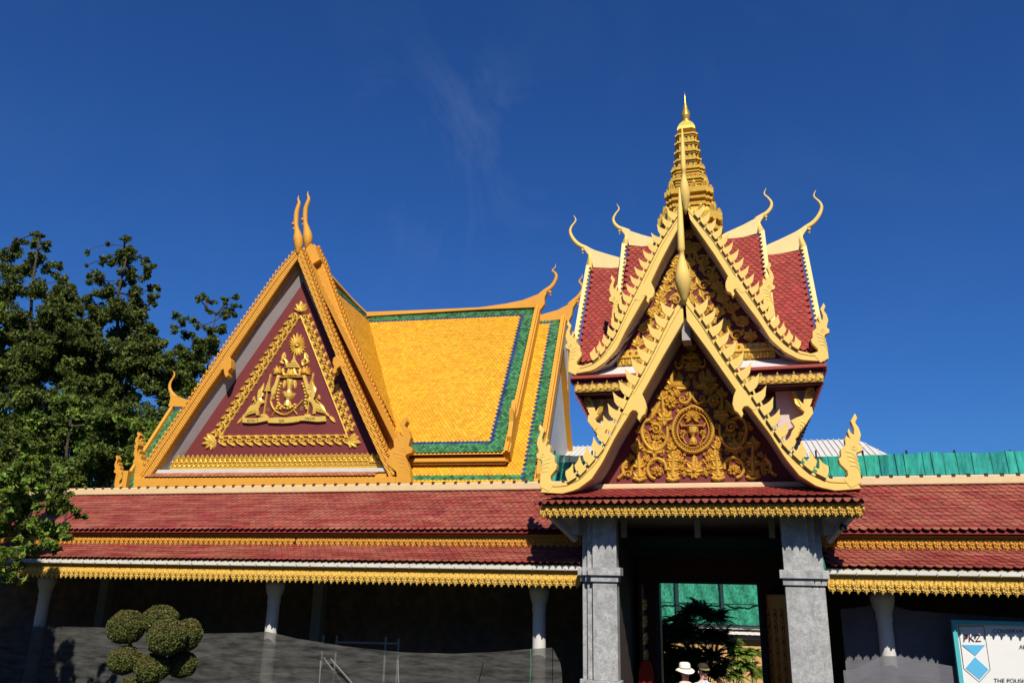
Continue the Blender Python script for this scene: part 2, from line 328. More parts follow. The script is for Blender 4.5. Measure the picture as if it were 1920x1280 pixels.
# ------------------------------------------------------------------ roof tiles, valances, naga shape
def tile_mesh(name, wd, ln, m, tilt=.024, th=.014):
    b = MB(); a = wd*.49; top = [(-a, 0), (a, 0), (a, .55*ln), (a*.62, .86*ln), (0, ln), (-a*.62, .86*ln), (-a, .55*ln)]
    vs = [(x, y, tilt*y/ln) for x, y in top]+[(x, y, tilt*y/ln-th) for x, y in top[2:]]
    b.add(vs, [tuple(range(7))]+[(2+i, 3+i, 8+i, 7+i) for i in range(4)]); b.keep = True
    return b.mesh(name, m)
class Tiles:                           # collects every tile of one thing; the largest in view become objects, the rest one mesh
    def __init__(s, parent, name, wd, ln, mats, quota=300):
        s.parent = parent; s.name = name; s.ln = ln; s.wd = wd; s.mats = mats; s.quota = quota; s.items = []
    def field(s, o, ax, dn, width, length, expo, lo=0, hi=None, mi=None, skip=None):
        o, ax, dn = Vector(o), Vector(ax).normalized(), Vector(dn).normalized(); nr = ax.cross(dn)
        if nr.z < 0: nr = -nr
        rows = int(length/expo)
        for r in range(rows):
            y = length-(rows-r)*expo-(s.ln-expo)
            n = int(width/s.wd)+1; sh = (r % 2)*.5*s.wd
            for c in range(n):
                x = c*s.wd+sh+s.wd*.5
                if x > width-.02: continue
                if skip and skip(x, y+s.ln): continue
                p = o+ax*x+dn*y+nr*.012
                k = mi(x, y+s.ln) if mi else 0
                s.items.append((p, ax, dn, nr, k))
    def finish(s):
        ms = [tile_mesh(s.name, s.wd, s.ln, m) for m in s.mats]
        pr = []
        for it in s.items:
            x, y, z = project(s.local_to_world(it[0])); vis = 0 if (-10 < x < 1930 and 0 < y < 1290 and z > 0) else 1e3
            pr.append((vis+z, it))
        pr.sort(key=lambda q: q[0])
        tm = [(list(v.co for v in m.vertices), [tuple(f.vertices) for f in m.polygons]) for m in ms]
        rest = MB(); rest.keep = True
        for i, (q, (p, ax, dn, nr, k)) in enumerate(pr):
            j = random.uniform(-.012, .012); t = random.uniform(-.02, .02)
            a2 = (ax+nr*j).normalized(); d2 = (dn+nr*t+ax*random.uniform(-.02, .02)).normalized()
            if i < s.quota and q < 900:
                n2 = a2.cross(d2); n2 = -n2 if n2.z < 0 else n2
                M = Matrix(((a2.x, d2.x, n2.x, p.x), (a2.y, d2.y, n2.y, p.y), (a2.z, d2.z, n2.z, p.z), (0, 0, 0, 1)))
                inst(s.name, ms[k], s.parent, M)
            else:
                rest.mi = k; vs, fs = tm[k]
                rest.add([p+a2*v.x+d2*v.y+nr*v.z for v in vs], fs)
        if rest.v:
            o = rest.build(s.name+'_field', list(s.mats), s.parent); o['kind'] = 'stuff'
    def local_to_world(s, p):
        return HO+HU*p.x+HV*p.y+Vector((0, 0, p.z)) if s.parent.name in LOCAL else p
def valance_mesh(name, m, wd, hgt):    # a lotus pendant: palmette above, boss, three-lobed leaf hanging below; front faces -y
    R = Relief(lambda x, y: Vector((x*wd, 0, -y*hgt)), (0, -1, 0)); b = MB()
    R2 = Relief(lambda x, y: Vector((x*wd, 0, -y*hgt)), (0, 1, 0))
    b.prism([(x*wd, .0, -y*hgt) for x, y in ((-.5, .12), (-.2, .02), (0, .1), (.2, .02), (.5, .12), (.5, .6), (.36, .66), (.42, .78), (.22, .78), (0, 1.03), (-.22, .78), (-.42, .78), (-.36, .66), (-.5, .6))], (0, .022, 0))
    r_fan(b, R, 0, .42, -PI/2, 1.1, 3, .42, .11, .034)
    r_ball(b, R, .5, .36, .23, .06, 6); r_ball(b, R, 0, .5, .1, .045, 5)
    r_fan(b, R, 0, .55, PI/2, 1.0, 3, .46, .12, .036)
    r_strip(b, R, [(-.5, .62), (.5, .62)], [.05, .05], .015)
    return b.mesh(name, m)
NAGA = [(0, 905), (-3, 879), (-11, 856), (-9, 849), (1, 845), (2, 837), (-5, 832), (-1, 815), (-5, 802), (-12, 792), (-8, 783), (-12.5, 774), (-21, 789), (-14.5, 804),
        (-14.5, 815), (-20, 811), (-24, 802), (-27, 809), (-22, 822), (-29.5, 816), (-32, 824), (-30.5, 834), (-40, 842), (-39, 856), (-43.5, 860), (-41, 869), (-27, 883), (-26, 892), (-35, 898), (-20, 915)]
def naga_pts(fn, sx, sy, x0, y0):      # the flame-crested naga head, drawn once and set at each roof end
    return [fn(x0+x*sx, y0+(y-905)*sy) for x, y in NAGA]
def tooth_row(parent, me_fn, path, spacing, start, end, nm, th, out, sgn, lean0=-.42, lean1=-.58, n0=1.17, n1=.83, size=1.0, mt=None):
    # a row of flame teeth standing on a bargeboard's edge
    L_ = [0]; path = [Vector(p) for p in path]
    for a, b in zip(path, path[1:]): L_.append(L_[-1]+(b-a).length)
    tot = L_[-1]; k = int((end-start)*tot/spacing)
    for i in range(k):
        s = start*tot+spacing*(i+.5); j = 0
        while j < len(path)-2 and L_[j+1] < s: j += 1
        p = path[j].lerp(path[j+1], (s-L_[j])/(L_[j+1]-L_[j]))
        tg = (path[min(j+2, len(path)-1)]-path[max(j-1, 0)]).normalized()
        nn = Vector((-tg.z, 0, tg.x)) if tg.x > 0 else Vector((tg.z, 0, -tg.x))
        u = max(0, min(1, (s/tot-.45)/.5)); ln = lean0+(lean1-lean0)*u; nh = n0+(n1-n0)*u
        q = spacing*size*random.uniform(.97, 1.03); b = MB()
        sh = [(.42, -.05), (.42, .2), (.36, .5), (.2, .78), (ln*.4, nh*.93), (ln*1.05, nh*1.12), (ln*.78, nh*.84), (ln*.5-.06, nh*.62), (-.27, .4), (-.3, .27), (-.62, .32), (-.62, .19), (-.3, .13), (-.3, -.05)]
        b.prism([p+tg*(a*q)+nn*(c*q)-Vector(out)*.02 for a, c in sh], Vector(out)*-th)
        b.build(nm, mt, parent)

# ================================================================== the ground
g = MB(); g.box(-600, 600, -600, 900, -.3, 0)
tag(g.build('ground', M_GROUND), kind='structure')

# ================================================================== the gate pavilion
gate = empty('gate_pavilion', (0, 0, 0), 'cream and red gate pavilion with stacked gables and a gold tiered spire', 'pavilion')
def barge(parent, outer, inner, Y, th, hook=None, mtl=M_CREAM):
    res = {}
    for sg in (1, -1):
        O = resample([P(x, y, Y) for x, y in outer], 44); I = resample([P(x, y, Y) for x, y in inner], 44)
        if sg < 0: O, I = mirror(O), mirror(I)
        b = MB(); st = ((0, 0), (.04, .012), (.60, .012), (.63, -.004), (.67, -.004), (.70, .016), (.96, .016), (1, 0))
        vs = []
        for o, i in zip(O, I):
            for f, h in st: vs.append(i.lerp(o, f)-Vector((0, h, 0)))
            vs.append(o+Vector((0, th, 0))); vs.append(i+Vector((0, th, 0)))
        n = 10
        b.add(vs, [(k*n+j, k*n+(j+1) % n, (k+1)*n+(j+1) % n, (k+1)*n+j) for k in range(43) for j in range(n)]+[tuple(range(n)), tuple(range(43*n+n-1, 43*n-1, -1))])
        bo = b.build('bargeboard', mtl, parent)
        if hook:
            hp = [P(x, y, Y-.018) for x, y in hook]; hp = mirror(hp) if sg < 0 else hp
            hb = MB(); hb.prism(hp, (0, th+.012, 0)); hb.build('hook', mtl, bo, bevel=.012)
        res[sg] = (O, I)
    return res
LO = [(1285, 554), (1313, 592), (1353, 657), (1405, 733), (1437, 785), (1473, 838), (1520, 882), (1553, 897), (1580, 899), (1600, 894)]
LI = [(1288, 603), (1333, 665), (1382, 735), (1400, 757), (1443, 813), (1473, 860), (1500, 893), (1533, 913), (1567, 920), (1615, 916)]
LH = [(1383, 722), (1375, 743), (1373, 757), (1377, 769), (1384, 774), (1390, 783), (1394, 776), (1391, 768), (1395, 762), (1402, 761), (1412, 770), (1424, 765), (1410, 740)]
low = barge(gate, LO, LI, 0, .16, LH)
UO = [(1288, 386), (1336, 441), (1388, 519), (1415, 558), (1447, 601), (1472, 644), (1498, 658), (1521, 664), (1540, 658)]
UO = [(1288, 386), (1336, 441), (1388, 519), (1415, 560), (1444, 608), (1472, 640), (1498, 657), (1521, 663), (1540, 657)]
UI = [(1294, 412), (1341, 480), (1366, 520), (1377, 541), (1400, 572), (1424, 604), (1446, 638), (1472, 661), (1500, 675), (1547, 678)]
UH = [(1366, 514), (1360, 530), (1360, 538), (1363, 546), (1370, 549), (1374, 557), (1378, 551), (1375, 545), (1378, 541), (1384, 542), (1391, 550), (1400, 546), (1386, 520)]
upp = barge(gate, UO, UI, 2.0, .15, UH)
# roof slabs, soffits, pediment boards
def gable(parent, res, Y, Yp, Yb, th, zb):
    for sg in (1, -1):
        O, I = res[sg]
        b = MB(); n = len(I)
        b.add([p+Vector((0, th, 0)) for p in I]+[Vector((p.x, Yp+.02, p.z)) for p in I]+[p.lerp(o, .12)+Vector((0, th, 0)) for p, o in zip(I, O)]+[Vector((p.lerp(o, .12).x, Yp+.02, p.lerp(o, .12).z)) for p, o in zip(I, O)],
              [(k, k+1, n+k+1, n+k) for k in range(n-1)]+[(2*n+k, 2*n+k+1, 3*n+k+1, 3*n+k) for k in range(n-1)])
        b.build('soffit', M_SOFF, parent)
        b = MB(); q = [i.lerp(o, .96) for i, o in zip(I, O)]
        b.add([p+Vector((0, .06, 0)) for p in q]+[Vector((p.x, Yb, p.z)) for p in q]+[p+Vector((-.03*sg, .06, -.03)) for p in q]+[Vector((p.x-.03*sg, Yb, p.z-.03)) for p in q],
              [(k, k+1, n+k+1, n+k) for k in range(n-1)]+[(2*n+k, 2*n+k+1, 3*n+k+1, 3*n+k) for k in range(n-1)])
        b.build('gable_roof_slope', M_REDSH, parent)
    pts = [p for p in low_clip(res[1][1], zb)]; pts2 = [p for p in low_clip(res[-1][1], zb)]
    poly = [Vector((p.x, Yp, p.z)) for p in pts]+[Vector((p.x, Yp, p.z)) for p in reversed(pts2)]
    b = MB(); b.prism(poly, (0, .06, 0)); return b.build('pediment', M_MAROON, parent)
def low_clip(pts, zb):
    out = []
    for a, b in zip(pts, pts[1:]):
        if a.z >= zb: out.append(a)
        if a.z >= zb > b.z: out.append(a.lerp(b, (a.z-zb)/(a.z-b.z)))
    return out
ZB = P(1300, 907, .8).z
ped = gable(gate, low, 0, .8, 2.75, .16, ZB)
ZU = P(1300, 648, 2.6).z
ped2 = gable(gate, upp, 2.0, 2.6, 4.1, .15, P(1300, 690, 2.6).z)
# flame teeth
for sg in (1, -1):
    tooth_row(gate, None, low[sg][0], .232, .06, .93, 'flame_tooth', .05, (0, 1, 0), sg, mt=M_CREAM)
    tooth_row(gate, None, upp[sg][0], .205, .05, .92, 'flame_tooth', .05, (0, 1, 0), sg, mt=M_CREAM)
# naga heads at the gable ends and at the knees of the upper gable
def naga(parent, fn, sx, sy, x0, y0, mtl, th=.16, mir=True, out=(0, 1, 0), nm='naga_finial'):
    for sg in ((1, -1) if mir else (1,)):
        pts = [fn(x0+x*sx, y0+(y-905)*sy) for x, y in NAGA]
        if sg < 0: pts = mirror(pts)
        b = MB(); b.prism(pts, Vector(out)*th)
        o = b.build(nm, mtl, parent, bevel=.012)
        # carved neck scales and a curl
        R = Relief(lambda x, y: fn(x0+x*sx, y0+(y-905)*sy), Vector(out)*-1, 0 if sg < 0 else None); c = MB()
        for k in range(4): r_stem(c, R, [(-30+k*3, 845+k*9), (-16+k*2.5, 850+k*8), (-7+k*1.5, 862+k*8)], 1.6, 1.0, .012, 6)
        r_spiral(c, R, -14, 838, 6, 0, 1.2, 1.6, .012)
        c.build('carving', mtl, o)['kind'] = 'stuff'
naga(gate, lambda x, y: P(x, y, -.02), 1, 1, 1615.5, 905, M_CREAM, .17)
naga(gate, lambda x, y: P(x, y, 1.98), .78, .80, 1554, 672, M_CREAM, .15)
naga(gate, lambda x, y: P(x, y, 2.02), .72, .72, 1452, 585, M_CREAM, .12)
# front horns (chofa)
def horn(parent, Y, prof, mtl):
    pts = [Vector((0, Y+dy, P(1285, y, Y).z)) for y, r, dy in prof]; b = MB()
    b.tube(pts, [r for y, r, dy in prof], 12, up=Vector((1, 0, 0)))
    o = b.build('roof_horn', mtl, parent, smooth=True)
    return o
hz = horn(gate, -.06, [(572, .01, 0), (560, .06, -.02), (548, .105, -.05), (530, .148, -.1), (515, .125, -.12), (500, .085, -.12), (488, .055, -.11), (480, .045, -.11), (476, .05, -.13), (472, .066, -.14), (440, .06, -.1), (400, .048, 0), (370, .03, .08), (345, .008, .12)], M_CREAM)
horn(gate, 1.94, [(402, .01, 0), (392, .05, -.02), (380, .09, -.05), (365, .115, -.1), (350, .085, -.12), (338, .05, -.11), (330, .04, -.11), (326, .045, -.13), (322, .058, -.14), (295, .048, -.08), (265, .036, .02), (245, .022, .08), (229, .006, .12)], M_CREAM)
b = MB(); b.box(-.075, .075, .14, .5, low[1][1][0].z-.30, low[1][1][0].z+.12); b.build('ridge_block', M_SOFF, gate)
# ---- lower pediment carving: drawn for the left half, mirrored about the axis
AX = (P(1300, 805, .8)).x
def C5(x, y): return P(1140+x/4.92, 660+y/4.92, .8)
HS = .075
def carve(fl, h=HS):
    R = Relief(C5, (0, -1, 0), AX if fl else None)
    def piece(nm, fn):
        b = MB(); fn(b); b.build(nm, M_GOLD, ped, smooth=False)
    piece('carved_scroll', lambda b: (r_stem(b, R, [(95, 1165), (140, 1120), (138, 1060), (180, 1005)], 14, 20, h), r_spiral(b, R, 190, 1130, 36, PI*.9, 1.3, 13, h), r_leaf(b, R, 140, 1060, 205, 1055, 16, h)))
    piece('carved_plant', lambda b: (r_stem(b, R, [(292, 1150), (285, 1000), (268, 880)], 20, 12, h), r_fan(b, R, 292, 1160, -PI/2, 1.35, 5, 95, 24, h), r_fan(b, R, 288, 1060, -PI/2, .9, 4, 100, 22, h), r_fan(b, R, 268, 890, -PI/2, .95, 3, 95, 24, h), r_strip(b, R, [(240, 1165), (292, 1180), (345, 1165)], [14, 20, 14], h)))
    piece('carved_ring', lambda b: (r_stem(b, R, [(540, 1090), (520, 1020), (455, 985), (390, 1020), (365, 1090), (395, 1150), (440, 1170)], 16, 14, h, 20), r_leaf(b, R, 455, 985, 560, 1040, 18, h), r_leaf(b, R, 380, 1040, 420, 1010, 16, h)))
    piece('carved_flower', lambda b: r_flower(b, R, 462, 1098, 52, 7, h*1.2))
    piece('carved_plant', lambda b: (r_stem(b, R, [(600, 1150), (600, 1060), (605, 970)], 22, 14, h), r_fan(b, R, 600, 1165, -PI/2, 1.35, 5, 90, 24, h), r_fan(b, R, 600, 1080, -PI/2, 1.1, 4, 100, 22, h), r_strip(b, R, [(545, 1165), (600, 1180), (660, 1165)], [14, 20, 14], h), r_fan(b, R, 605, 985, -PI/2, 1.5, 5, 85, 24, h), r_fan(b, R, 592, 900, -PI/2, .7, 3, 80, 20, h)))
    piece('carved_scroll', lambda b: (r_stem(b, R, [(400, 625), (335, 650), (312, 730), (335, 820), (390, 890), (450, 910), (510, 870), (545, 790), (548, 690)], 18, 15, h, 30), r_spiral(b, R, 445, 715, 50, -PI*.8, 1.5, 16, h), r_leaf(b, R, 380, 640, 480, 660, 18, h), r_leaf(b, R, 330, 790, 395, 770, 18, h), r_leaf(b, R, 540, 800, 490, 770, 16, h)))
    piece('carved_spray', lambda b: (r_fan(b, R, 430, 915, -PI/2, 1.3, 5, 110, 26, h*1.1), r_fan(b, R, 430, 905, PI/2, .8, 3, 80, 22, h), r_ball(b, R, 430, 905, 24, h*1.2)))
    piece('carved_spray', lambda b: (r_fan(b, R, 525, 620, -PI/2, 1.2, 5, 105, 26, h*1.1), r_fan(b, R, 525, 610, PI/2, .9, 3, 75, 22, h)))
    piece('carved_leaf', lambda b: (r_leaf(b, R, 405, 615, 450, 440, 24, h, .2), r_leaf(b, R, 420, 560, 395, 500, 14, h)))
    piece('carved_flower', lambda b: r_flower(b, R, 582, 465, 62, 7, h*1.2))
    piece('carved_leaf', lambda b: (r_stem(b, R, [(510, 550), (505, 470), (500, 420)], 16, 12, h), r_fan(b, R, 500, 440, -PI/2, .7, 3, 95, 22, h)))
    piece('carved_spray', lambda b: (r_flower(b, R, 600, 325, 42, 6, h*1.3), r_fan(b, R, 600, 330, PI, 1.0, 3, 85, 24, h), r_fan(b, R, 600, 340, PI/2, .9, 3, 75, 22, h), r_fan(b, R, 610, 320, 0.1, .8, 3, 130, 26, h), r_fan(b, R, 600, 310, -PI/2-.1, .5, 3, 120, 26, h)))
    piece('carved_scroll', lambda b: (r_stem(b, R, [(755, 370), (760, 430), (720, 475), (670, 460), (660, 430)], 18, 12, h), r_spiral(b, R, 688, 440, 28, PI, 1.2, 12, h)))
    piece('carved_leaf', lambda b: r_leaf(b, R, 660, 330, 690, 180, 26, h, -.25))
    piece('carved_leaf', lambda b: r_leaf(b, R, 720, 330, 748, 260, 18, h)); piece('carved_leaf', lambda b: r_leaf(b, R, 590, 280, 590, 160, 22, h, .2))
    piece('carved_curl', lambda b: r_stem(b, R, [(690, 120), (660, 150), (630, 140), (622, 105), (630, 85)], 14, 9, h))
    piece('carved_curl', lambda b: (r_stem(b, R, [(765, 60), (700, 55), (680, 90), (700, 115)], 12, 8, h), r_spiral(b, R, 700, 90, 20, 0, 1.1, 9, h)))
    piece('carved_leaf', lambda b: r_leaf(b, R, 690, 900, 650, 830, 16, h)); piece('carved_leaf', lambda b: r_leaf(b, R, 720, 950, 690, 940, 14, h))
    piece('carved_spray', lambda b: (r_fan(b, R, 300, 740, -PI/2-.2, .9, 3, 70, 18, h), r_leaf(b, R, 370, 770, 380, 840, 16, h)))
carve(False); carve(True)
for fl in (False, True):
    R = Relief(C5, (0, -1, 0), AX if fl else None)
    for x, y, a, l in ((225, 990, -2.0, 60), (345, 1000, -1.0, 70), (230, 1070, -2.4, 55), (660, 1000, -.7, 60), (665, 1080, -.9, 60), (690, 1130, -.4, 45), (505, 640, 2.6, 55), (640, 560, -.5, 50), (470, 560, -2.0, 55), (540, 400, -2.3, 60), (650, 400, -2.2, 50), (560, 690, .6, 50), (560, 800, .8, 55), (580, 870, -2.4, 50), (370, 960, 2.5, 50), (660, 250, -1.2, 60), (720, 300, -.6, 45), (700, 60, -1.9, 45), (250, 870, -2.0, 45), (390, 700, .4, 40), (420, 800, -.8, 45), (480, 800, -2.2, 45), (330, 620, -1.4, 50), (640, 940, -1.2, 45)):
        b = MB(); r_fan(b, R, x, y, a, .55, 3, l, 15, HS*.9); b.build('carved_leaf', M_GOLD, ped)
rr_ = random.Random(3)
for row in range(15):
    y = -120+row*88; x0 = 770-(y+170)*.535
    x = 752-rr_.uniform(0, 30)
    while x > x0+38:
        if ((x-785)/215)**2+((y-715)/240)**2 > 1:
            a = rr_.uniform(-2.6, -.5); jx, jy = x+rr_.uniform(-12, 12), y+rr_.uniform(-12, 12)
            for fl in (False, True):
                R = Relief(C5, (0, -1, 0), AX if fl else None); b = MB()
                r_spiral(b, R, jx, jy, 24, a, 1.2, 6.5, .04); r_fan(b, R, jx+16*math.cos(a), jy+16*math.sin(a), a, .7, 3, 44, 10, .042); b.build('carved_tendril', M_GOLD, ped)['kind'] = 'stuff'
        x -= 78
R = Relief(C5, (0, -1, 0)); cx = 785
def piece(nm, fn, m=M_GOLD, par=ped): b = MB(); fn(b); return b.build(nm, m, par)
piece('carved_acanthus', lambda b: (r_fan(b, R, 797, 1090, -PI/2, 1.25, 5, 120, 30, HS*1.2), r_fan(b, R, 797, 1090, PI/2, 1.3, 6, 85, 26, HS), r_ball(b, R, 797, 1090, 26, HS*1.5), r_leaf(b, R, 797, 1040, 797, 945, 24, HS)))
for k, y in enumerate((110, 20, -70)):
    piece('carved_spray', lambda b: (r_fan(b, R, 770, y+40, -PI/2, 1.3, 5, 95-k*18, 24-k*4, HS), r_stem(b, R, [(770, y+60), (768, y), (766, y-30)], 12, 8, HS, 5)))
med = piece('medallion_ring', lambda b: (r_stem(b, R, [(cx, 500), (cx+110, 555), (cx+172, 650), (cx+185, 740), (cx+150, 840), (cx+75, 905), (cx, 925), (cx-75, 905), (cx-150, 840), (cx-185, 740), (cx-172, 650), (cx-110, 555), (cx, 500)], 15, 15, HS*1.1, 60),
              r_stem(b, R, [(cx, 545), (cx+90, 590), (cx+135, 670), (cx+146, 745), (cx+118, 820), (cx+60, 868), (cx, 882), (cx-60, 868), (cx-118, 820), (cx-146, 745), (cx-135, 670), (cx-90, 590), (cx, 545)], 8, 8, HS*.8, 50)))
bp_ = smooth_path([Vector((cx+a, c, 0)) for a, c in ((0, 520), (110, 572), (158, 660), (168, 740), (138, 830), (68, 888), (0, 905), (-68, 888), (-138, 830), (-168, 740), (-158, 660), (-110, 572), (0, 520))], 47)
for q in bp_[:-1]: piece('bead', lambda b: r_ball(b, R, q.x, q.y, 12, HS*1.35, 6), par=med)
piece('sunburst', lambda b: ([r_leaf(b, R, 780+12*math.cos(a), 597+12*math.sin(a), 780+82*math.cos(a), 597+76*math.sin(a), 15, HS*1.1) for a in [-PI/2+i*2*PI/11 for i in range(11) if i not in (5, 6)]], r_ball(b, R, 780, 597, 18, HS*1.5)))
piece('urn', lambda b: (r_strip(b, R, [(688, 683), (880, 683)], [11, 11], HS*1.2), r_strip(b, R, [(785, 692), (785, 715), (785, 745), (785, 765), (785, 785), (785, 800), (785, 830), (785, 852)], [62, 56, 46, 24, 16, 30, 40, 32], HS*1.6), r_strip(b, R, [(752, 852), (820, 852)], [9, 9], HS*1.3)))
for s_ in (-1, 1):
    piece('urn_spray', lambda b: (r_flower(b, R, 785+s_*92, 745, 34, 6, HS), r_stem(b, R, [(785+s_*60, 850), (785+s_*85, 810), (785+s_*92, 760)], 7, 6, HS, 6), r_leaf(b, R, 785+s_*80, 800, 785+s_*120, 770, 12, HS), r_leaf(b, R, 785+s_*95, 700, 785+s_*120, 640, 10, HS)))
# ---- upper pediment carving: scrolls in rows (world x, z)
R2 = Relief(lambda x, y: Vector((x, 2.6, y)), (0, -1, 0))
I2 = upp[1][1]
def halfw(z):
    for a, b2 in zip(I2, I2[1:]):
        if a.z >= z >= b2.z: return a.x+(b2.x-a.x)*(a.z-z)/(a.z-b2.z)
    return 0
z = 7.98
while z < 10.3:
    hw = halfw(z)-.12; n = max(1, int(hw/.3))
    for k in range(-n, n+1):
        x = k*hw/(n+.3)
        if k % 2: piece('carved_scroll', lambda b: (r_spiral(b, R2, x, z, .13, (0 if k > 0 else PI), 1.4, .034, .05, 1 if k > 0 else -1), r_leaf(b, R2, x-.1, z+.02, x-.15*(1 if k > 0 else -1), z+.22, .05, .05), r_leaf(b, R2, x+.08, z, x+.17, z+.15, .045, .05)), par=ped2)
        else: piece('carved_spray', lambda b: (r_fan(b, R2, x, z-.06, PI/2, 1.25, 5, .2, .05, .055), r_fan(b, R2, x, z-.06, -PI/2, .8, 3, .12, .04, .05), r_ball(b, R2, x, z-.06, .045, .06)), par=ped2)
    z += .29
for sg in (1, -1):       # a taller leaf spray up each side
    q = [i for i in I2 if i.z > 8.1]
    for j in range(0, len(q)-3, 4):
        x = sg*(q[j].x-.17); zz = q[j].z
        piece('carved_leaf', lambda b: (r_fan(b, R2, x, zz-.1, PI/2-sg*.3, .8, 4, .22, .045, .06), r_spiral(b, R2, x+sg*.03, zz-.12, .07, 0, 1.1, .025, .05)), par=ped2)
# gold bands under the upper pediment and the white ledge
Yq = 2.58; za, zb_, zc_, zd = [P(1300, y, Yq).z for y in (650, 661, 667, 680)]
hwb = halfw(zb_)-.02
for (z0, z1, dy) in ((zb_, za, .0), (zc_, zb_, -.05), (zd, zc_, -.02)):
    box_obj('pediment_band', M_GOLD, gate, -hwb-.1, hwb+.1, Yq+dy-.05, Yq+.2, z0+.002, z1-.002, bevel=.015)
me = None
bm_ = MB(); Rl = Relief(lambda x, y: Vector((x, 0, y)), (0, -1, 0)); r_leaf(bm_, Rl, 0, .055, 0, -.075, .06, .035); r_leaf(bm_, Rl, .06, .02, .06, -.05, .03, .03); me = bm_.mesh('band_leaf', M_LEAFGOLD)
bm_ = MB(); r_ball(bm_, Rl, 0, 0, .035, .04, 6); me2 = bm_.mesh('band_bead', M_LEAFGOLD)
n = int(2*hwb/.13)
for k in range(n):
    x = -hwb+.065+k*2*hwb/n
    inst('band_leaf', me, gate, Matrix.Translation((x, Yq-.075, (zc_+zd)/2)))
    inst('band_bead', me2, gate, Matrix.Translation((x, Yq-.055, (za+zb_)/2)))
zl = P(1300, 695, 2.05).z
b = MB(); b.frust([(-2.42, 2.08), (2.42, 2.08), (2.42, 6.1), (-2.42, 6.1)], zl, [(-2.2, 2.56), (2.2, 2.56), (2.2, 5.6), (-2.2, 5.6)], zd-.004); b.build('white_ledge', M_WHITE, gate)
# ---- upper cornice and neck
ZC = [P(1300, y, 2.0).z for y in (694, 700, 711, 725)]
box_obj('cornice_top', M_RED, gate, -2.5, 2.5, 1.97, 6.15, ZC[1], ZC[0], bevel=.01)
box_obj('cornice_moulding', M_DARKRED, gate, -2.44, 2.44, 2.06, 6.1, ZC[2], ZC[1]-.002)
box_obj('cornice_band', M_DGOLD, gate, -2.42, 2.42, 2.03, 6.08, ZC[3], ZC[2]-.002)
b = MB(); r_leaf(b, Rl, .07, .04, -.07, -.05, .05, .03); r_leaf(b, Rl, -.05, .05, .06, .05, .03, .025); r_ball(b, Rl, .02, -.01, .035, .04, 6); ml = b.mesh('cornice_leaf', M_VAL)
b = MB(); b.prism([(-.022, 0, -.03), (.022, 0, -.03), (0, 0, .025)], (0, -.025, 0)); ms = b.mesh('cornice_stud', M_LEAFGOLD)
b = MB(); b.prism([(-.045, 0, 0), (.045, 0, 0), (.03, 0, -.05), (0, 0, -.075), (-.03, 0, -.05)], (0, .02, 0)); mt_ = b.mesh('eave_tile', M_RED)
for k in range(32):
    x = -2.35+k*4.7/31
    inst('cornice_leaf', ml, gate, Matrix.Translation((x, 2.025, (ZC[2]+ZC[3])/2)))
    if k % 2 == 0: inst('cornice_stud', ms, gate, Matrix.Translation((x, 2.05, (ZC[1]+ZC[2])/2)))
for sg in (1, -1):
    for k in range(26):
        y = 2.05+k*.155; M = Matrix.Translation((sg*2.5, y, ZC[1]))@Matrix.Rotation(PI/2*sg, 4, 'Z'); inst('eave_tile', mt_, gate, M)
NZ0, NZ1 = P(1512, 819, 2.65).z, ZC[3]-.004
box_obj('cornice_soffit', M_DARKRED, gate, -2.38, 2.38, 2.07, 6.0, NZ1-.04, NZ1)
for sg in (1, -1):
    b = MB(); b.prism([(sg*2.36, 2.5, NZ1-.045), (sg*1.86, 2.62, NZ0-.15), (sg*1.55, 2.62, NZ0-.15), (sg*1.55, 2.5, NZ1-.045)], (0, .1, 0)); b.build('side_board', M_PINKW, gate)
    b = MB(); b.prism([(sg*2.38, 2.1, NZ1-.045), (sg*2.38, 5.9, NZ1-.045), (sg*1.88, 5.5, NZ0-.15), (sg*1.88, 2.66, NZ0-.15)], (-sg*.05, 0, 0)); b.build('side_cove', M_DARKRED, gate)
# serrated hip tiles on the cove's corners
for sg in (1, -1):
    for k in range(17):
        t = (k+.5)/17; x = 2.4+(1.9-2.4)*t; y = 2.06+.64*t; zz = NZ1+(NZ0-.15-NZ1)*t
        b = MB(); b.prism([(sg*x, y, zz+.03), (sg*(x+.05), y-.04, zz), (sg*x, y, zz-.04)], (0, .05, 0)); b.build('hip_tile', M_RED, gate)
box_obj('neck', M_WHITE, gate, -1.5, 1.5, 2.78, 5.4, 5.2, 7.2)
for (a, zz0, zz1) in ((1.58, 6.55, 6.72), (1.62, 6.30, 6.42), (1.66, 6.05, 6.18), (1.75, 5.85, 5.98)): box_obj('neck_moulding', M_WHITE, gate, -a, a, 2.78-(a-1.5), 5.4, zz0, zz1, bevel=.02)
box_obj('neck_board', M_DARKRED, gate, -2.0, 2.0, 2.55, 2.62, 6.92, 7.12)
NB = [(1523, 716), (1529, 732), (1528, 744), (1522, 751), (1523, 763), (1525, 775), (1520, 782), (1512, 794), (1501, 809), (1492, 823), (1480, 823), (1484, 809), (1490, 800), (1482, 788), (1494, 782), (1505, 778), (1508, 772), (1502, 767), (1494, 760), (1487, 746), (1484, 732), (1492, 733), (1497, 747), (1506, 757), (1507, 745), (1511, 731), (1518, 722)]
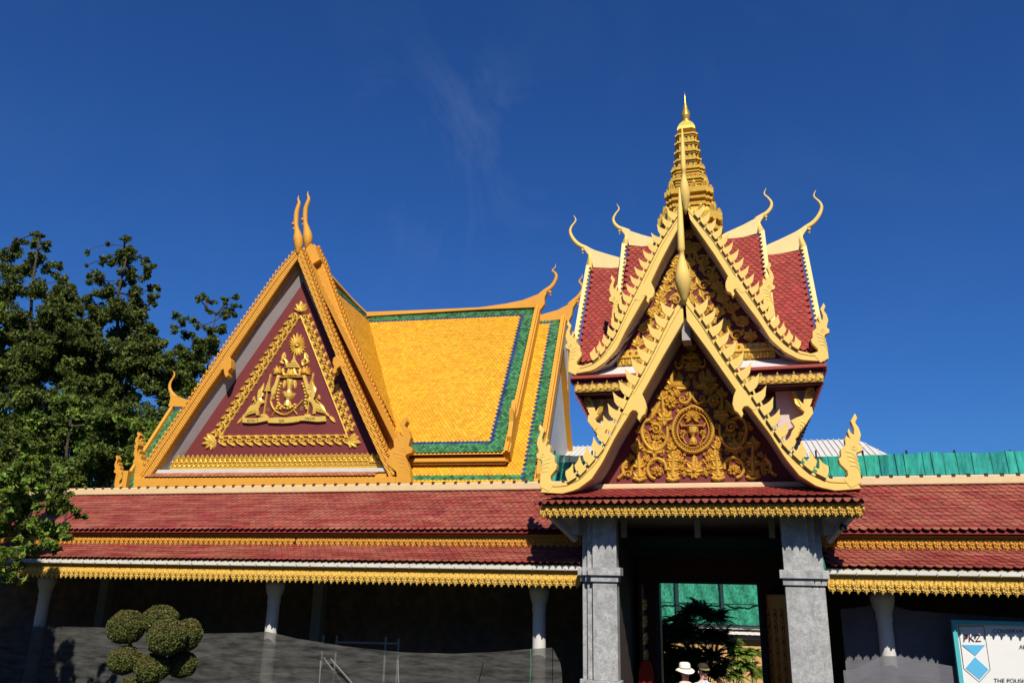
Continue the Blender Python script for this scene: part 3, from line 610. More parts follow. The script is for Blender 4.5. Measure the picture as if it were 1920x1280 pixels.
for sg in (1, -1):
    pts = [P(x, y, 2.3) for x, y in NB]; pts = mirror(pts) if sg < 0 else pts
    b = MB(); b.prism(pts, (0, .16, 0)); o = b.build('naga_bracket', M_CREAM, gate, bevel=.015)
    R = Relief(lambda x, y: P(x, y, 2.3), (0, -1, 0), 0 if sg < 0 else None); c = MB()
    for k in range(4): r_leaf(c, R, 1502-k*2.5, 762-k*5, 1489-k*1, 752-k*5.5, 3, .02)
    r_spiral(c, R, 1519, 738, 6, 0, 1.3, 1.8, .025); r_ball(c, R, 1522, 733, 2.2, .03, 6)
    for k in range(5): r_stem(c, R, [(1502-k*1, 788+k*7), (1508-k*3.2, 792+k*6.5), (1511-k*4, 796+k*6)], 1.4, 1, .015, 5)
    c.build('carving', M_GOLD, o)['kind'] = 'stuff'
# ---- side arms: two telescoped red roofs, ridge caps, horns, verges
YC = 4.1
gt = Tiles(gate, 'roof_tile', .137, .19, [M_RED])
def arm(xin, xout, zr, yb, zb2, wfrom):
    dn = Vector((0, yb-YC, zb2-zr)); ln = dn.length
    gt.field((-xout, YC, zr), (1, 0, 0), dn, 2*xout, ln, .108, skip=lambda x, y: abs(x-xout) < max(wfrom, halfw(zr+dn.z*(y-.1)/ln)+.02))
    b = MB(); t = .05; yy = 2*YC-yb
    b.add([(-xout, YC, zr-t), (xout, YC, zr-t), (xout, yy, zb2-t), (-xout, yy, zb2-t)], [(0, 1, 2, 3)])
    for k in range(16):
        f0, f1 = k/16, (k+1)/16; za_, zb3 = zr+dn.z*f0, zr+dn.z*f1; h0, h1 = (min(xout-.01, max(.02, halfw(q)) if q < I2[0].z else .02) for q in (za_, zb3))
        for sg in (1, -1): b.add([(sg*h0, YC+dn.y*f0, za_-t), (sg*xout, YC+dn.y*f0, za_-t), (sg*xout, YC+dn.y*f1, zb3-t), (sg*h1, YC+dn.y*f1, zb3-t)], [(0, 1, 2, 3)])
    b.add([(-xout+.03, YC, zr-t), (-xout+.03, yb, zb2-t), (-xout+.03, 2*YC-yb, zb2-t)], [(0, 1, 2)]); b.add([(xout-.03, YC, zr-t), (xout-.03, yb, zb2-t), (xout-.03, 2*YC-yb, zb2-t)], [(0, 1, 2)])
    b.build('roof_slab', M_REDSH, gate)
    d = dn.normalized(); nr = Vector((0, -d.z, d.y)); nr = nr if nr.z > 0 else -nr; n = int(ln/.16)
    for sg in (1, -1):
        b = MB(); p0 = Vector((sg*(xout+.05), YC, zr+.05)); w_ = Vector((sg*.085, 0, 0))
        b.prism([p0+nr*.07, p0+w_+nr*.07, p0+w_-nr*.12, p0-nr*.12], d*(ln+.1)); b.build('verge_board', M_PALECREAM, gate, bevel=.01)
        m = MB(); m.prism([(-sg*.0, 0, 0), (-sg*.055, 0, 0), (-sg*.0, 0, 0)], (0, 0, 0)) if False else None
        for k in range(n):
            q = p0+d*(k+.5)*(ln/n); m = MB()
            m.prism([q+d*-.05+nr*.03, q+d*.03+nr*.03-Vector((sg*.05, 0, 0)), q+d*.06+nr*.03], nr*.035); m.build('verge_tooth', M_PALECREAM, gate)
arm(0, 2.40, P(1510, 469, YC).z, 2.12, 7.72, .9)
arm(0, 1.52, P(1420, 440, YC).z, 2.35, 8.35, .6)
def capset(parent, fn, poly, path, rad, bulb, beak, mtl, th, mir=True, mcap=None):
    for sg in ((1, -1) if mir else (1,)):
        fl = (lambda q: mirror(q)) if sg < 0 else (lambda q: q)
        b = MB(); b.prism(fl([fn(x, y)-Vector((0, th/2, 0)) for x, y in poly]), (0, th, 0)); b.build('ridge_cap', mcap or mtl, parent, bevel=.01)
        b = MB(); b.tube(smooth_path(fl([fn(x, y) for x, y in path]), 26), [np.interp(i/25, np.linspace(0, 1, len(rad)), rad) for i in range(26)], 8, flat=.75)
        if bulb: b.prism(fl([fn(x, y)-Vector((0, th*.55, 0)) for x, y in bulb]), (0, th*1.1, 0))
        for x, y, r in beak: b.ball(fl([fn(x, y)])[0], r, 7, 5)
        b.build('roof_horn', mtl, parent, smooth=True)
fnC = lambda x, y: P(x, y, YC)
capset(gate, fnC, [(1400, 478), (1432, 464), (1463, 450), (1490, 437), (1508, 426), (1514, 430), (1507, 441), (1500, 452), (1497, 471), (1400, 490)],
       [(1496, 437), (1511, 427), (1525.5, 417), (1536, 403), (1540.5, 389), (1537, 379.5), (1527.5, 370.5), (1526, 365), (1529.5, 357)], [.05, .062, .055, .046, .036, .03, .022, .016, .004],
       [(1502, 436), (1506, 450), (1512, 463), (1511, 475), (1506, 482), (1500, 470), (1497, 450)], [(1517, 430, .04), (1517.5, 436, .022)], M_CREAM, .13, mcap=M_PALECREAM)
capset(gate, fnC, [(1340, 450), (1363, 437), (1390, 425), (1415, 412), (1427, 404), (1432, 408), (1426, 418), (1421, 428), (1419, 440), (1340, 462)],
       [(1416, 411), (1430, 404), (1438, 399), (1445, 390), (1446.5, 380.5), (1441, 372), (1434, 365.5), (1433, 361), (1436.5, 353)], [.045, .055, .05, .04, .032, .027, .02, .014, .004],
       [(1422, 413), (1427, 424), (1433, 434), (1432, 441), (1427, 446), (1421, 436)], [(1436, 407, .035), (1436.5, 412, .02)], M_CREAM, .13, mcap=M_PALECREAM)
# ---- the spire
def zs(y, half): return P(1290, y, YC-half).z
def redent(h, a=.24, b2=.12):
    q = [(h*(1-a-b2), h), (h*(1-a-b2), h), (h*(1-a), h*(1-b2)), (h*(1-a), h*(1-b2)), (h*(1-b2), h*(1-a))]
    q = [(h*(1-a-b2*.3), h), (h*(1-a-b2*.3), h*(1-b2)), (h*(1-b2*1.2), h*(1-b2)), (h*(1-b2*1.2), h*(1-a-b2*.3)), (h, h*(1-a-b2*.3))]
    out = []
    for k in range(4):
        c, s_ = math.cos(-k*PI/2), math.sin(-k*PI/2)
        out += [(x*c-y*s_, YC+x*s_+y*c) for x, y in q]
    return out
def slab(b, h, z0, z1, h2=None): b.frust(redent(h), z0, redent(h2 or h), z1)
b = MB(); b.prism([(-.05, 0, 0), (.05, 0, 0), (.062, 0, .055), (.03, 0, .13), (0, 0, .2), (-.03, 0, .13), (-.062, 0, .055)], (0, .05, 0)); r_leaf(b, Rl, 0, .01, 0, .17, .03, .03); m_ant = b.mesh('antefix', M_LEAFGOLD)
def antes(par, h, z, n, sc):
    for k in range(4):
        for i in range(n):
            x = (-1+2*(i+.5)/n)*h*.92 if n > 2 else (-1, 1)[i]*h*.9
            edge = abs(x) > h*.66; y = -h*(.86 if edge else 1)
            M = Matrix.Translation((0, YC, z))@Matrix.Rotation(k*PI/2, 4, 'Z')@Matrix.Translation((x, y+.02, 0))@Matrix.Diagonal((sc, sc, sc*(1.2 if edge else 1), 1))
            inst('antefix', m_ant, par, M)
def tier(y0, y1, h0, h1, ante=0, sc=1, frieze=False):
    z0, z1 = zs(y0, h0), zs(y1, h1); H_ = z1-z0; b = MB()
    slab(b, h0*.96, z0, z0+H_*.3, h0*.9)
    slab(b, h0*.98, z0+H_*.3, z0+H_*.42); slab(b, h0*.84, z0+H_*.42, z0+H_*.56); slab(b, h0*1.0, z0+H_*.56, z0+H_*.66); slab(b, h0*.82, z0+H_*.66, z0+H_*.8); slab(b, h0*1.05, z0+H_*.8, z1)
    o = b.build('spire_tier', M_LEAFGOLD, gate)
    if ante: antes(o, h0*1.02, z1, ante, sc)
    return o
tier(470, 398, .70, .70, 5, 1.2)
tier(398, 352, .54, .54, 4, 1.15)
tier(352, 332, .425, .425, 7, .62)
tier(334, 312, .385, .385, 7, .55)
yy = [314, 297.5, 281, 264.5, 249]; hh = [.315, .295, .28, .26, .245]
for i in range(4):
    z0, z1 = zs(yy[i], hh[i]), zs(yy[i+1], hh[i+1]); b = MB(); h = hh[i]
    slab(b, h*.78, z0, z0+(z1-z0)*.66, h*.8); slab(b, h*.95, z0+(z1-z0)*.66, z0+(z1-z0)*.82); slab(b, h*1.06, z0+(z1-z0)*.82, z1)
    o = b.build('spire_tier', M_LEAFGOLD, gate)
    pm = MB(); pm.box(-.028, .028, -.03, 0, z0+.01, z0+(z1-z0)*.64); mp_ = pm.mesh('pilaster', M_LEAFGOLD)
    for k in range(4):
        for x in (-.55, -.2, .2, .55): inst('pilaster', mp_, o, Matrix.Translation((0, YC, 0))@Matrix.Rotation(k*PI/2, 4, 'Z')@Matrix.Translation((x*h, -h*.78, 0)))
zt = [P(1285, y, YC).z for y in (249, 243, 236, 230)]
b = MB(); slab(b, .22, zt[0], zt[1], .205); slab(b, .205, zt[1], zt[2], .16); slab(b, .16, zt[2], zt[3], .09); b.build('spire_dome', M_EMB, gate)
pr = []
for y, r in ((231, .09), (229, .10), (227, .075), (225, .085), (219, .10), (215, .11), (213, .085), (211, .095), (209, .07), (207.5, .075), (206, .055), (204, .062), (202, .045), (200, .05), (198, .034), (196, .038), (194, .024), (192, .028), (189, .016), (180, .010), (172, .002)):
    pr.append((r, P(1285, y, YC).z-P(1285, 231, YC).z))
b = MB(); b.lathe((0, YC, P(1285, 231, YC).z), pr, 16); b.build('spire_finial', M_LEAFGOLD, gate, smooth=True)
# ---- lower eave: tile skirt, moulding, valance, soffit
zl0 = ZB-.10
box_obj('pediment_ledge', M_CREAM2, gate, -2.05, 2.05, .60, .78, zl0, ZB-.004, bevel=.02)
ZE = P(1300, 932, -.14).z
dn = Vector((0, -.14-.62, ZE-zl0)); dnl = dn.length; gt.field((-2.72, .62, zl0), (1, 0, 0), dn, 5.44, dn.length, .105, skip=lambda x, y: abs(x-2.72) > 2.1+.62*max(0, y/dn.length))
b = MB()
b.add([(-2.1, .62, zl0-.05), (2.1, .62, zl0-.05), (2.7, -.12, ZE-.045), (-2.7, -.12, ZE-.045), (2.0, 3, zl0-.05), (-2.0, 3, zl0-.05), (2.15, 1.45, ZE-.045), (-2.15, 1.45, ZE-.045)], [(0, 1, 2, 3), (1, 4, 6, 2), (0, 3, 7, 5), (4, 5, 7, 6), (0, 1, 4, 5)])
b.build('eave_slab', M_REDSH, gate)
b = MB(); a = .05; b.prism([(-.055, 0, .0), (.055, 0, 0), (.04, 0, -.045), (0, 0, -.07), (-.04, 0, -.045)], (0, .02, 0)); m_et = b.mesh('eave_tile', M_REDL)
for k in range(40): inst('eave_tile', m_et, gate, Matrix.Translation((-2.66+k*5.32/39, -.125, ZE-.02)))
for sg in (1, -1):
    for k in range(12): inst('eave_tile', m_et, gate, Matrix.Translation((sg*(2.69-k*.046), -.05+k*.125, ZE-.02-k*.012))@Matrix.Rotation(PI/2+sg*.35, 4, 'Z'))
zv = [P(1300, y, 0).z for y in (937, 944, 946.5, 970)]
def taper(nm, m, w0, y0, z0, z1, bevel=0):
    b = MB(); q = [(-w0, y0), (w0, y0), (w0-.52, 1.42), (w0-.52, 3.0), (-w0+.52, 3.0), (-w0+.52, 1.42)]; b.frust(q, z0, q, z1); return b.build(nm, m, gate, bevel=bevel)
taper('eave_moulding', M_DGOLD, 2.6, .10, zv[1], ZE-.05)
taper('eave_fillet', M_VAL, 2.62, .03, zv[2], zv[1]-.002, .006)
VH = zv[2]-zv[3]; VW = 5.25/44
m_v = valance_mesh('valance_leaf', M_VAL, VW, VH)
for k in range(44): inst('valance_leaf', m_v, gate, Matrix.Translation((-2.625+(k+.5)*VW, 0, zv[2]-.001)))
for sg in (1, -1):
    for k in range(11): inst('valance_leaf', m_v, gate, Matrix.Translation((sg*(2.61-(k+.5)*VW*.35), .03+(k+.5)*VW*.93, zv[2]-.001))@Matrix.Rotation(sg*(PI/2+.36), 4, 'Z'))
ZS = zv[3]+.05
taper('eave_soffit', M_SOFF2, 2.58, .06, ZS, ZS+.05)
for sg in (1, -1):
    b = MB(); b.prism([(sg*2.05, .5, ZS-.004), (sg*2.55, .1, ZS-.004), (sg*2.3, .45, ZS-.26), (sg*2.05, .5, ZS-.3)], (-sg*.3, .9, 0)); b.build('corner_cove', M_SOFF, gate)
    b = MB(); b.tube([(sg*2.45, .12, ZS-.02), (sg*2.12, .62, ZS-.38)], .06, 4); b.build('corner_strut', M_SOFF, gate)
b = MB(); b.lathe((2.33, .26, ZS-.24), [(.02, 0), (.055, .01), (.06, .05), (.045, .11), (.01, .12)], 12)
tag(b.build('spotlight', M_DARK), 'small dark round lamp under the corner of the gate eave', 'lamp')
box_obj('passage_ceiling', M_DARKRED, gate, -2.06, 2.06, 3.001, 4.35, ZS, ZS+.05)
# ---- stone piers
ZK = [P(1120, y, .5).z for y in (1275, 1090, 1078, 1063)]
def pierpoly(sg, e): return [(sg*(1.38-e), .5-e), (sg*(1.80+e), .5-e), (sg*(1.80+e), .59-e), (sg*(1.91+e), .59-e), (sg*(1.91+e), .67-e), (sg*(2.01+e), .67-e), (sg*(2.01+e), 1.0), (sg*(1.38-e), .78)]
for sg in (1, -1):
    b = MB()
    for z0, z1, e in ((0, .12, .14), (.12, ZK[0]-.1, .07), (ZK[0]-.1, ZK[0], .045), (ZK[0], ZK[1]-.03, 0), (ZK[1]-.03, ZK[1], -.015), (ZK[1], ZK[2], .03), (ZK[2], ZK[3], .075), (ZK[3], ZS, .0)):
        b.frust(pierpoly(sg, e), z0, pierpoly(sg, e), z1)
    b.build('stone_pier', M_STONE, gate, bevel=.008)
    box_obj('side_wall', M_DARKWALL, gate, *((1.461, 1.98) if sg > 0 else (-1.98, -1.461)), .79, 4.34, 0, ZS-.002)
# ---- passage and inner door frame
DY = 4.0; xl, xr = P(1236, 1094, DY).x, P(1419, 1094, DY).x; zd_ = P(1330, 1094, DY).z
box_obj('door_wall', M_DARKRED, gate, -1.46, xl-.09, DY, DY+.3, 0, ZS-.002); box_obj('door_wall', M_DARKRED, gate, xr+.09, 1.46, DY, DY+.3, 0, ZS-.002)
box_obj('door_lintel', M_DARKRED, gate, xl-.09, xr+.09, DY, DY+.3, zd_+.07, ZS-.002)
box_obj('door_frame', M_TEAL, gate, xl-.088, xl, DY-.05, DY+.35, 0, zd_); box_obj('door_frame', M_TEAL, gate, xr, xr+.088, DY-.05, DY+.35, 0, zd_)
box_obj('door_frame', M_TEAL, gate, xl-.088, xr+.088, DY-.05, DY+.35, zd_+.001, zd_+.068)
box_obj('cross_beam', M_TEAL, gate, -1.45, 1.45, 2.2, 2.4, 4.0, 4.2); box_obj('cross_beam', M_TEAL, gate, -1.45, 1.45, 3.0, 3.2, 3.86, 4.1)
for x in (-1.3, 0, 1.25): box_obj('ceiling_rib', M_POST, gate, x-.05, x+.05, .9, 1.0, 4.1, ZS-.002)
def leaf_door(x0, x1, y0, y1, z1):
    d = MB(); d.box(x0, x1, y0, y1, .04, z1); o = d.build('door_leaf', M_DOOR, gate, bevel=.02)
    k = 0
    for i in range(9):
        for j in range(5):
            yc = y0+(j+.5)*(y1-y0)/5; zc = .3+i*(z1-.4)/9; xs = x0 if x0 > 0 else x1; so_ = -1 if x0 > 0 else 1
            Rd = Relief(lambda a, c: Vector((xs, yc+a, zc+c)), (so_, 0, 0)); b = MB(); r_flower(b, Rd, 0, 0, .13, 4, .03, PI/4); b.build('door_carving', M_GOLD, o)
a_, c_ = P(1438, 1200, 3.95), P(1490, 1200, 2.3); ztop = P(1455, 1113, 3.0).z
b = MB(); b.prism([(a_.x, a_.y, .04), (c_.x, c_.y, .04), (c_.x, c_.y, ztop), (a_.x, a_.y, ztop)], (.06, 0, 0)); dl_ = b.build('door_leaf', M_DOOR, gate, bevel=.015)
ud = Vector((c_.x-a_.x, c_.y-a_.y, 0)); od = Vector((ud.y, -ud.x, 0)).normalized(); od = -od if od.x > 0 else od
for i in range(12):
    for j in range(4):
        Rd = Relief(lambda u, v: Vector((a_.x, a_.y, 0))+ud*((j+.5)/4+u/ud.length)+Vector((0, 0, .25+i*(ztop-.4)/12+v)), od); b = MB(); r_flower(b, Rd, 0, 0, .13, 4, .02, PI/4); b.build('door_carving', M_DOOR, dl_)
leaf_door(-1.36, -1.28, 3.2, 3.92, P(1214, 1092, 3.5).z)
b = MB(); q = [(math.cos(a)*.14, 1.62+.3*math.sin(a)) for a in np.linspace(0, PI, 12)]; b.prism([(-1.22+x, 3.0, zz) for x, zz in q]+[(-1.36, 3.0, .05), (-1.08, 3.0, .05)], (0, .05, 0))
tag(b.build('red_screen', M_REDC, None, bevel=.01), 'scarlet round topped screen leaning just inside the gate on the left', 'screen')
gt.finish()

# ================================================================== the galleries either side
def gallery(label, x0, x1, xe, cols, cols2, wallx):
    root = empty('gallery', ((x0+x1)/2, 2, 0), label, 'gallery')
    T = Tiles(root, 'roof_tile', .142, .19, [M_REDL])
    W = x1-x0
    # upper roof
    zr, ze = 5.19, 4.235; YR, YU, YL = 2.6, 1.45, .85
    dn = Vector((0, YU-.15-YR, ze-zr)); T.field((x0, YR, zr), (1, 0, 0), dn, W, dn.length, .112)
    b = MB()
    for s2 in (1, -1):
        ye = YU-.13 if s2 > 0 else YR*2-YU+.13
        b.add([(x0, YR, zr-.04), (x1, YR, zr-.04), (x1, ye, ze-.04), (x0, ye, ze-.04)], [(0, 1, 2, 3)])
    b.add([(x0, YR, zr-.04), (x0, YU-.13, ze-.04), (x0, YR*2-YU+.13, ze-.04)], [(0, 1, 2)]); b.build('roof_slab', M_REDSH, root)
    # lower roof
    z2, z3 = 4.02, 3.615
    xa, xb = (x0, xe) if x0 < 0 else (xe, x1)
    dn2 = Vector((0, YL-.055-YU-.2, z3-z2)); T.field((xa, YU+.2, z2), (1, 0, 0), dn2, xb-xa, dn2.length, .112)
    box = MB(); box.add([(xa, YU+.2, z2-.04), (xb, YU+.2, z2-.04), (xb, YL+.0, z3-.045), (xa, YL+.0, z3-.045)], [(0, 1, 2, 3)]); box.build('roof_slab', M_REDSH, root)
    T.finish()
    # ridge cap with studs
    c = box_obj('ridge_cap', M_CREAM2, root, x0-.02, x1+.02, YR-.14, YR+.14, zr-.03, zr+.135, bevel=.02)
    sm = MB(); sm.box(-.03, .03, -.02, .03, 0, .05); sme = sm.mesh('ridge_stud', M_BARK)
    n = int(W/.26)
    for k in range(n): inst('ridge_stud', sme, c, Matrix.Translation((x0+.13+k*.26+random.uniform(-.02, .02), YR-.13, zr+.11)))
    # upper fascia and valance
    box_obj('fascia', M_OCHRE, root, x0, x1, YU+.04, YU+.16, 4.12, ze-.05); box_obj('frieze_board', M_DARKRED, root, x0, x1, YU+.05, YU+.1, 3.85, 4.115)
    mv = valance_mesh('valance_leaf', M_VALO, .128, .2); n = int((xb-xa)/.128)
    for k in range(n):
        x = xa+.064+k*.128+(.05 if x0 < 0 and xa+k*.128 > -8.35 else 0)
        inst('valance_leaf', mv, root, Matrix.Translation((x, YU, 4.12+random.uniform(-.003, .003)))@Matrix.Rotation(random.uniform(-.03, .03), 4, 'Y'))
    # gutter, moulding and lower valance
    box_obj('eave_moulding', M_DGOLD, root, xa, xb, YL+.026, YL+.2, 3.395, 3.61)
    gb = MB(); gb.box(xa, xb, YL+.0, YL+.012, 3.532, 3.592); gb.box(xa, xb, YL-.05, YL-.001, 3.52, 3.53); gb.box(xa, xb, YL-.058, YL-.051, 3.515, 3.532); gb.build('gutter', M_GUT, root)
    sb = MB(); sb.box(-.007, .007, -.024, .06, -.075, -.058); sb.box(-.007, .007, -.026, -.018, -.092, -.045); sbe = sb.mesh('gutter_strap', M_STEEL)
    for k in range(int((xb-xa)/.3)): inst('gutter_strap', sbe, root, Matrix.Translation((xa+.15+k*.3, YL-.07, 3.59)))
    mv2 = valance_mesh('valance_leaf', M_VAL, .128, .235)
    for k in range(n):
        x = xa+.064+k*.128+(.03 if x0 < 0 and xa+k*.128 > -9.4 else 0)
        inst('valance_leaf', mv2, root, Matrix.Translation((x, YL, 3.433+random.uniform(-.003, .003)))@Matrix.Rotation(random.uniform(-.03, .03), 4, 'Y'))
    box_obj('eave_ceiling', M_MURAL, root, xa, xb, YL+.22, 4.4, 3.44, 3.5)
    # columns
    for x in cols:
        b = MB(); b.lathe((x, 1.9, 0), [(.2, 0), (.2, .2), (.15, .25), (.14, .6), (.125, 2.75), (.14, 2.8), (.135, 2.9), (.17, 3.0), (.2, 3.12), (.2, 3.2), (.17, 3.22), (.17, 3.42)], 20)
        b.build('column', M_COLW, root, smooth=True)
    for x in cols2: box_obj('rear_post', M_POST, root, x-.12, x+.12, 3.3, 3.54, 0, 3.43, bevel=.01)
    box_obj('back_wall', M_MURAL, root, wallx[0], wallx[1], 4.35, 4.6, 0, 3.43)
    box_obj('floor_slab', M_GROUND, root, wallx[0], wallx[1], 1.4, 4.34, .001, .35)
    return root
gallery('long red tiled gallery with orange valances running left of the gate', -19, -2.06, -2.07, [-14.81, -8.85, -3.09], [-14.46, -8.61], (-19, -2.0))
gallery('short red tiled gallery with a pale valance right of the gate', 2.06, 9.5, 2.07, [3.02, 9.0], [6.1], (2.0, 9.5))

# ================================================================== the hall behind on the left (its own frame: u along the gable, v inward)
hall = empty('royal_hall', HO, 'large hall with orange tiled roofs and a maroon emblem gable behind the left gallery', 'hall', rz=TH, local=True)
def Hf(v): return lambda x, y: H(x, y, v)
def hstrip(parent, nm, outer, inner, v, th, m, n=40, prof=None):
    O = resample([H(x, y, v) for x, y in outer], n); I = resample([H(x, y, v) for x, y in inner], n); b = MB()
    st = prof or ((0, 0), (.05, .03), (.5, .03), (.53, .0), (.58, .0), (.61, .03), (.95, .03), (1, 0)); k = len(st)+2; vs = []
    for o, i in zip(O, I):
        for f, h in st: vs.append(i.lerp(o, f)-Vector((0, h, 0)))
        vs.append(o+Vector((0, th, 0))); vs.append(i+Vector((0, th, 0)))
    b.add(vs, [(r*k+j, r*k+(j+1) % k, (r+1)*k+(j+1) % k, (r+1)*k+j) for r in range(n-1) for j in range(k)]+[tuple(range(k)), tuple(range((n-1)*k+k-1, (n-1)*k-1, -1))])
    return b.build(nm, m, parent), O, I
HLO = [(563, 462), (522, 509), (421, 652), (380, 714), (357, 749), (300, 832), (256, 897)]
HLI = [(560, 484), (547, 502), (433, 668), (417, 694), (380, 746), (294, 876), (272, 905)]
HRO = [(563, 462), (617, 609), (640, 664), (700, 800), (740, 888)]
HRI = [(557, 484), (607, 610), (632, 672), (641, 695), (677, 780), (717, 868), (731, 897)]
bl, LOo, LIi = hstrip(hall, 'bargeboard', HLO, HLI, 0, .3, M_BARGE); br, ROo, RIi = hstrip(hall, 'bargeboard', HRO, HRI, 0, .3, M_BARGE)
b2, R2o, R2i = hstrip(hall, 'bargeboard', [(590, 458), (604, 489), (648, 610), (725, 790), (741, 822)], [(552, 470), (598, 614), (676, 796), (690, 836)], 1.2, .3, M_BARGE)
b = MB(); n = len(ROo); b.add([p.lerp(i, .06)+Vector((0, .1, 0)) for p, i in zip(ROo, RIi)]+[p.lerp(i, .06)+Vector((0, 1.3, .0)) for p, i in zip(ROo, RIi)]+[p.lerp(i, .3)+Vector((0, .29, 0)) for p, i in zip(ROo, RIi)], [(k, k+1, n+k+1, n+k) for k in range(n-1)]); b.build('front_roof_slope', M_OCHRE, hall)
def hook(par, pts, v, m=M_OCHRE):
    b = MB(); b.prism([H(x, y, v)-Vector((0, .045, 0)) for x, y in pts], (0, .32, 0)); b.build('hook', m, par, bevel=.02)
hook(bl, [(431, 668), (434, 676), (434, 690), (428, 697), (429, 704), (424, 708), (421, 700), (420, 692), (415, 695), (412, 690), (420, 676)], 0)
hook(br, [(631, 667), (625, 672), (624, 681), (627, 688), (624, 696), (626, 702), (631, 699), (632, 692), (638, 687), (645, 690), (646, 676)], 0)
# rows of small scales along the bargeboards
def scales(par, path, sgn, step, size, v):
    L_ = resample(path, int(sum((b-a).length for a, b in zip(path, path[1:]))/step))
    t0 = (L_[-1]-L_[0]).normalized(); nn = Vector((-t0.z, 0, t0.x))*sgn
    b = MB(); b.prism([t0*-.08*size+nn*-.03, t0*.09*size+nn*-.03, t0*.07*size+nn*.10*size, t0*-.06*size+nn*.17*size], (0, .12, 0)); b.ball(t0*-.02+nn*.05+Vector((0, -.02, 0)), .045*size, 6, 4); me = b.mesh('barge_scale', M_OCHRE)
    for p in L_[1:-1]: inst('barge_scale', me, par, Matrix.Translation(p+Vector((0, .02, 0))))
scales(bl, LOo, -1, .19, 1.0, 0); scales(br, ROo, 1, .19, .9, 0); scales(b2, R2o, 1, .19, .95, 1.2)
# soffit and pediment
PV = .65
PL = resample([H(x, y, PV) for x, y in ((569, 529), (408.6, 760), (344, 855), (318, 887))], 40); PR = resample([H(x, y, PV) for x, y in ((569, 529), (640, 690), (742, 898))], 40)
for O, I, W_ in ((LOo, LIi, PL), (ROo, RIi, PR)):
    b = MB(); n = len(I); A = [p+Vector((0, .28, 0)) for p in I]+[p+Vector((0, .02, 0)) for p in W_]; B = [p.lerp(o, .15) for p, o in zip(I, O)]
    A += [p+Vector((0, .29, 0)) for p in B]+[Vector((p.x, PV+.02, p.z)) for p in B]
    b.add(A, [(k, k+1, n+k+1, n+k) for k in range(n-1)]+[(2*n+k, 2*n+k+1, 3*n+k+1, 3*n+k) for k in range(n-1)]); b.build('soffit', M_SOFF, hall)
PB = H(540, 857, PV).z
pl, pr_ = low_clip(PR, PB), low_clip(PL, PB)
b = MB(); b.prism([Vector((p.x, PV, p.z)) for p in pl]+[Vector((p.x, PV, p.z)) for p in reversed(pr_)], (0, .1, 0)); hped = b.build('pediment', M_MAROON, hall)
HR = Relief(Hf(PV), (0, -1, 0))
def hp(nm, fn, m=M_EMB, par=hped): b = MB(); fn(b); return b.build(nm, m, par)
# border: inner fillet and a run of leafy scrolls
ia, ib, ic = (564, 592), (414, 818), (651, 816)
hp('border_fillet', lambda b: [r_strip(b, HR, [p, q], [1.7, 1.7], .07) for p, q in ((ia, ib), (ib, ic), (ic, ia))])
def border(p, q, n, s_):
    for i in range(n):
        t = (i+.5)/n; x, y = p[0]+(q[0]-p[0])*t, p[1]+(q[1]-p[1])*t; a = math.atan2(q[1]-p[1], q[0]-p[0]); c, s2 = math.cos(a), math.sin(a)
        w_ = lambda u, v: (x+(u*c-v*s2)*s_, y+(u*s2+v*c)*s_)
        R = Relief(lambda u, v: H(*w_(u, v), PV), (0, -1, 0))
        def f(b):
            r_spiral(b, R, 0, 0, 6.8, PI*.5, 1.3, 1.7, .08, 1); r_leaf(b, R, -2, 4, 8, 8, 2.8, .1, .2); r_leaf(b, R, 2, -4, -7, -8.5, 2.8, .1, .2); r_leaf(b, R, 3, 0, 9, -3, 2.4, .12); r_leaf(b, R, -3, -1, -8, 3, 2.2, .1)
        hp('border_scroll', f)
border((557, 588), (404, 818), 17, 1.02); border((409, 826), (659, 824), 15, 1.0); border((572, 590), (660, 808), 15, 1.0)
hp('border_tip', lambda b: (r_fan(b, HR, 565, 584, -PI/2, .9, 5, 20, 3.2, .11), r_ball(b, HR, 565, 583, 4, .14)))
hp('border_corner', lambda b: (r_fan(b, HR, 404, 826, PI*.93, .7, 5, 27, 4, .12), r_fan(b, HR, 398, 822, PI/2, .6, 3, 14, 3, .1)))
hp('border_corner', lambda b: (r_fan(b, HR, 656, 824, .3, .9, 5, 22, 4, .12), r_fan(b, HR, 662, 822, PI/2, .6, 3, 14, 3, .1)))
# ---- the emblem (drawn on the photograph's scale of the gable)
E6 = Relief(lambda x, y: H(420+x/5.335, 600+y/5.335, PV), (0, -1, 0)); EH = .09
def ep(nm, fn): b = MB(); fn(b); return b.build(nm, M_EMB, hped)
def flip6(x, y): return (2*(645+(1000-y)*.12)-x-60*(y < 0), y)
ep('sunburst', lambda b: ([r_leaf(b, E6, 735+22*math.cos(a), 258+22*math.sin(a), 735+(88+34*max(0, -math.sin(a))**3)*math.cos(a), 258+(105+28*max(0, -math.sin(a))**6)*math.sin(a), 10, EH) for a in [-PI/2+i*2*PI/18 for i in range(18)]], r_ball(b, E6, 735, 258, 20, EH*1.5)))
ep('crown', lambda b: (r_poly(b, E6, [(706, 372), (714, 395), (730, 420), (745, 442), (768, 482), (606, 482), (640, 455), (668, 435), (690, 400)], EH), r_strip(b, E6, [(706, 345), (704, 400)], [5, 12], EH*1.2), r_strip(b, E6, [(650, 455), (748, 452)], [5, 5], EH*1.3), r_strip(b, E6, [(668, 432), (732, 430)], [5, 5], EH*1.3)))
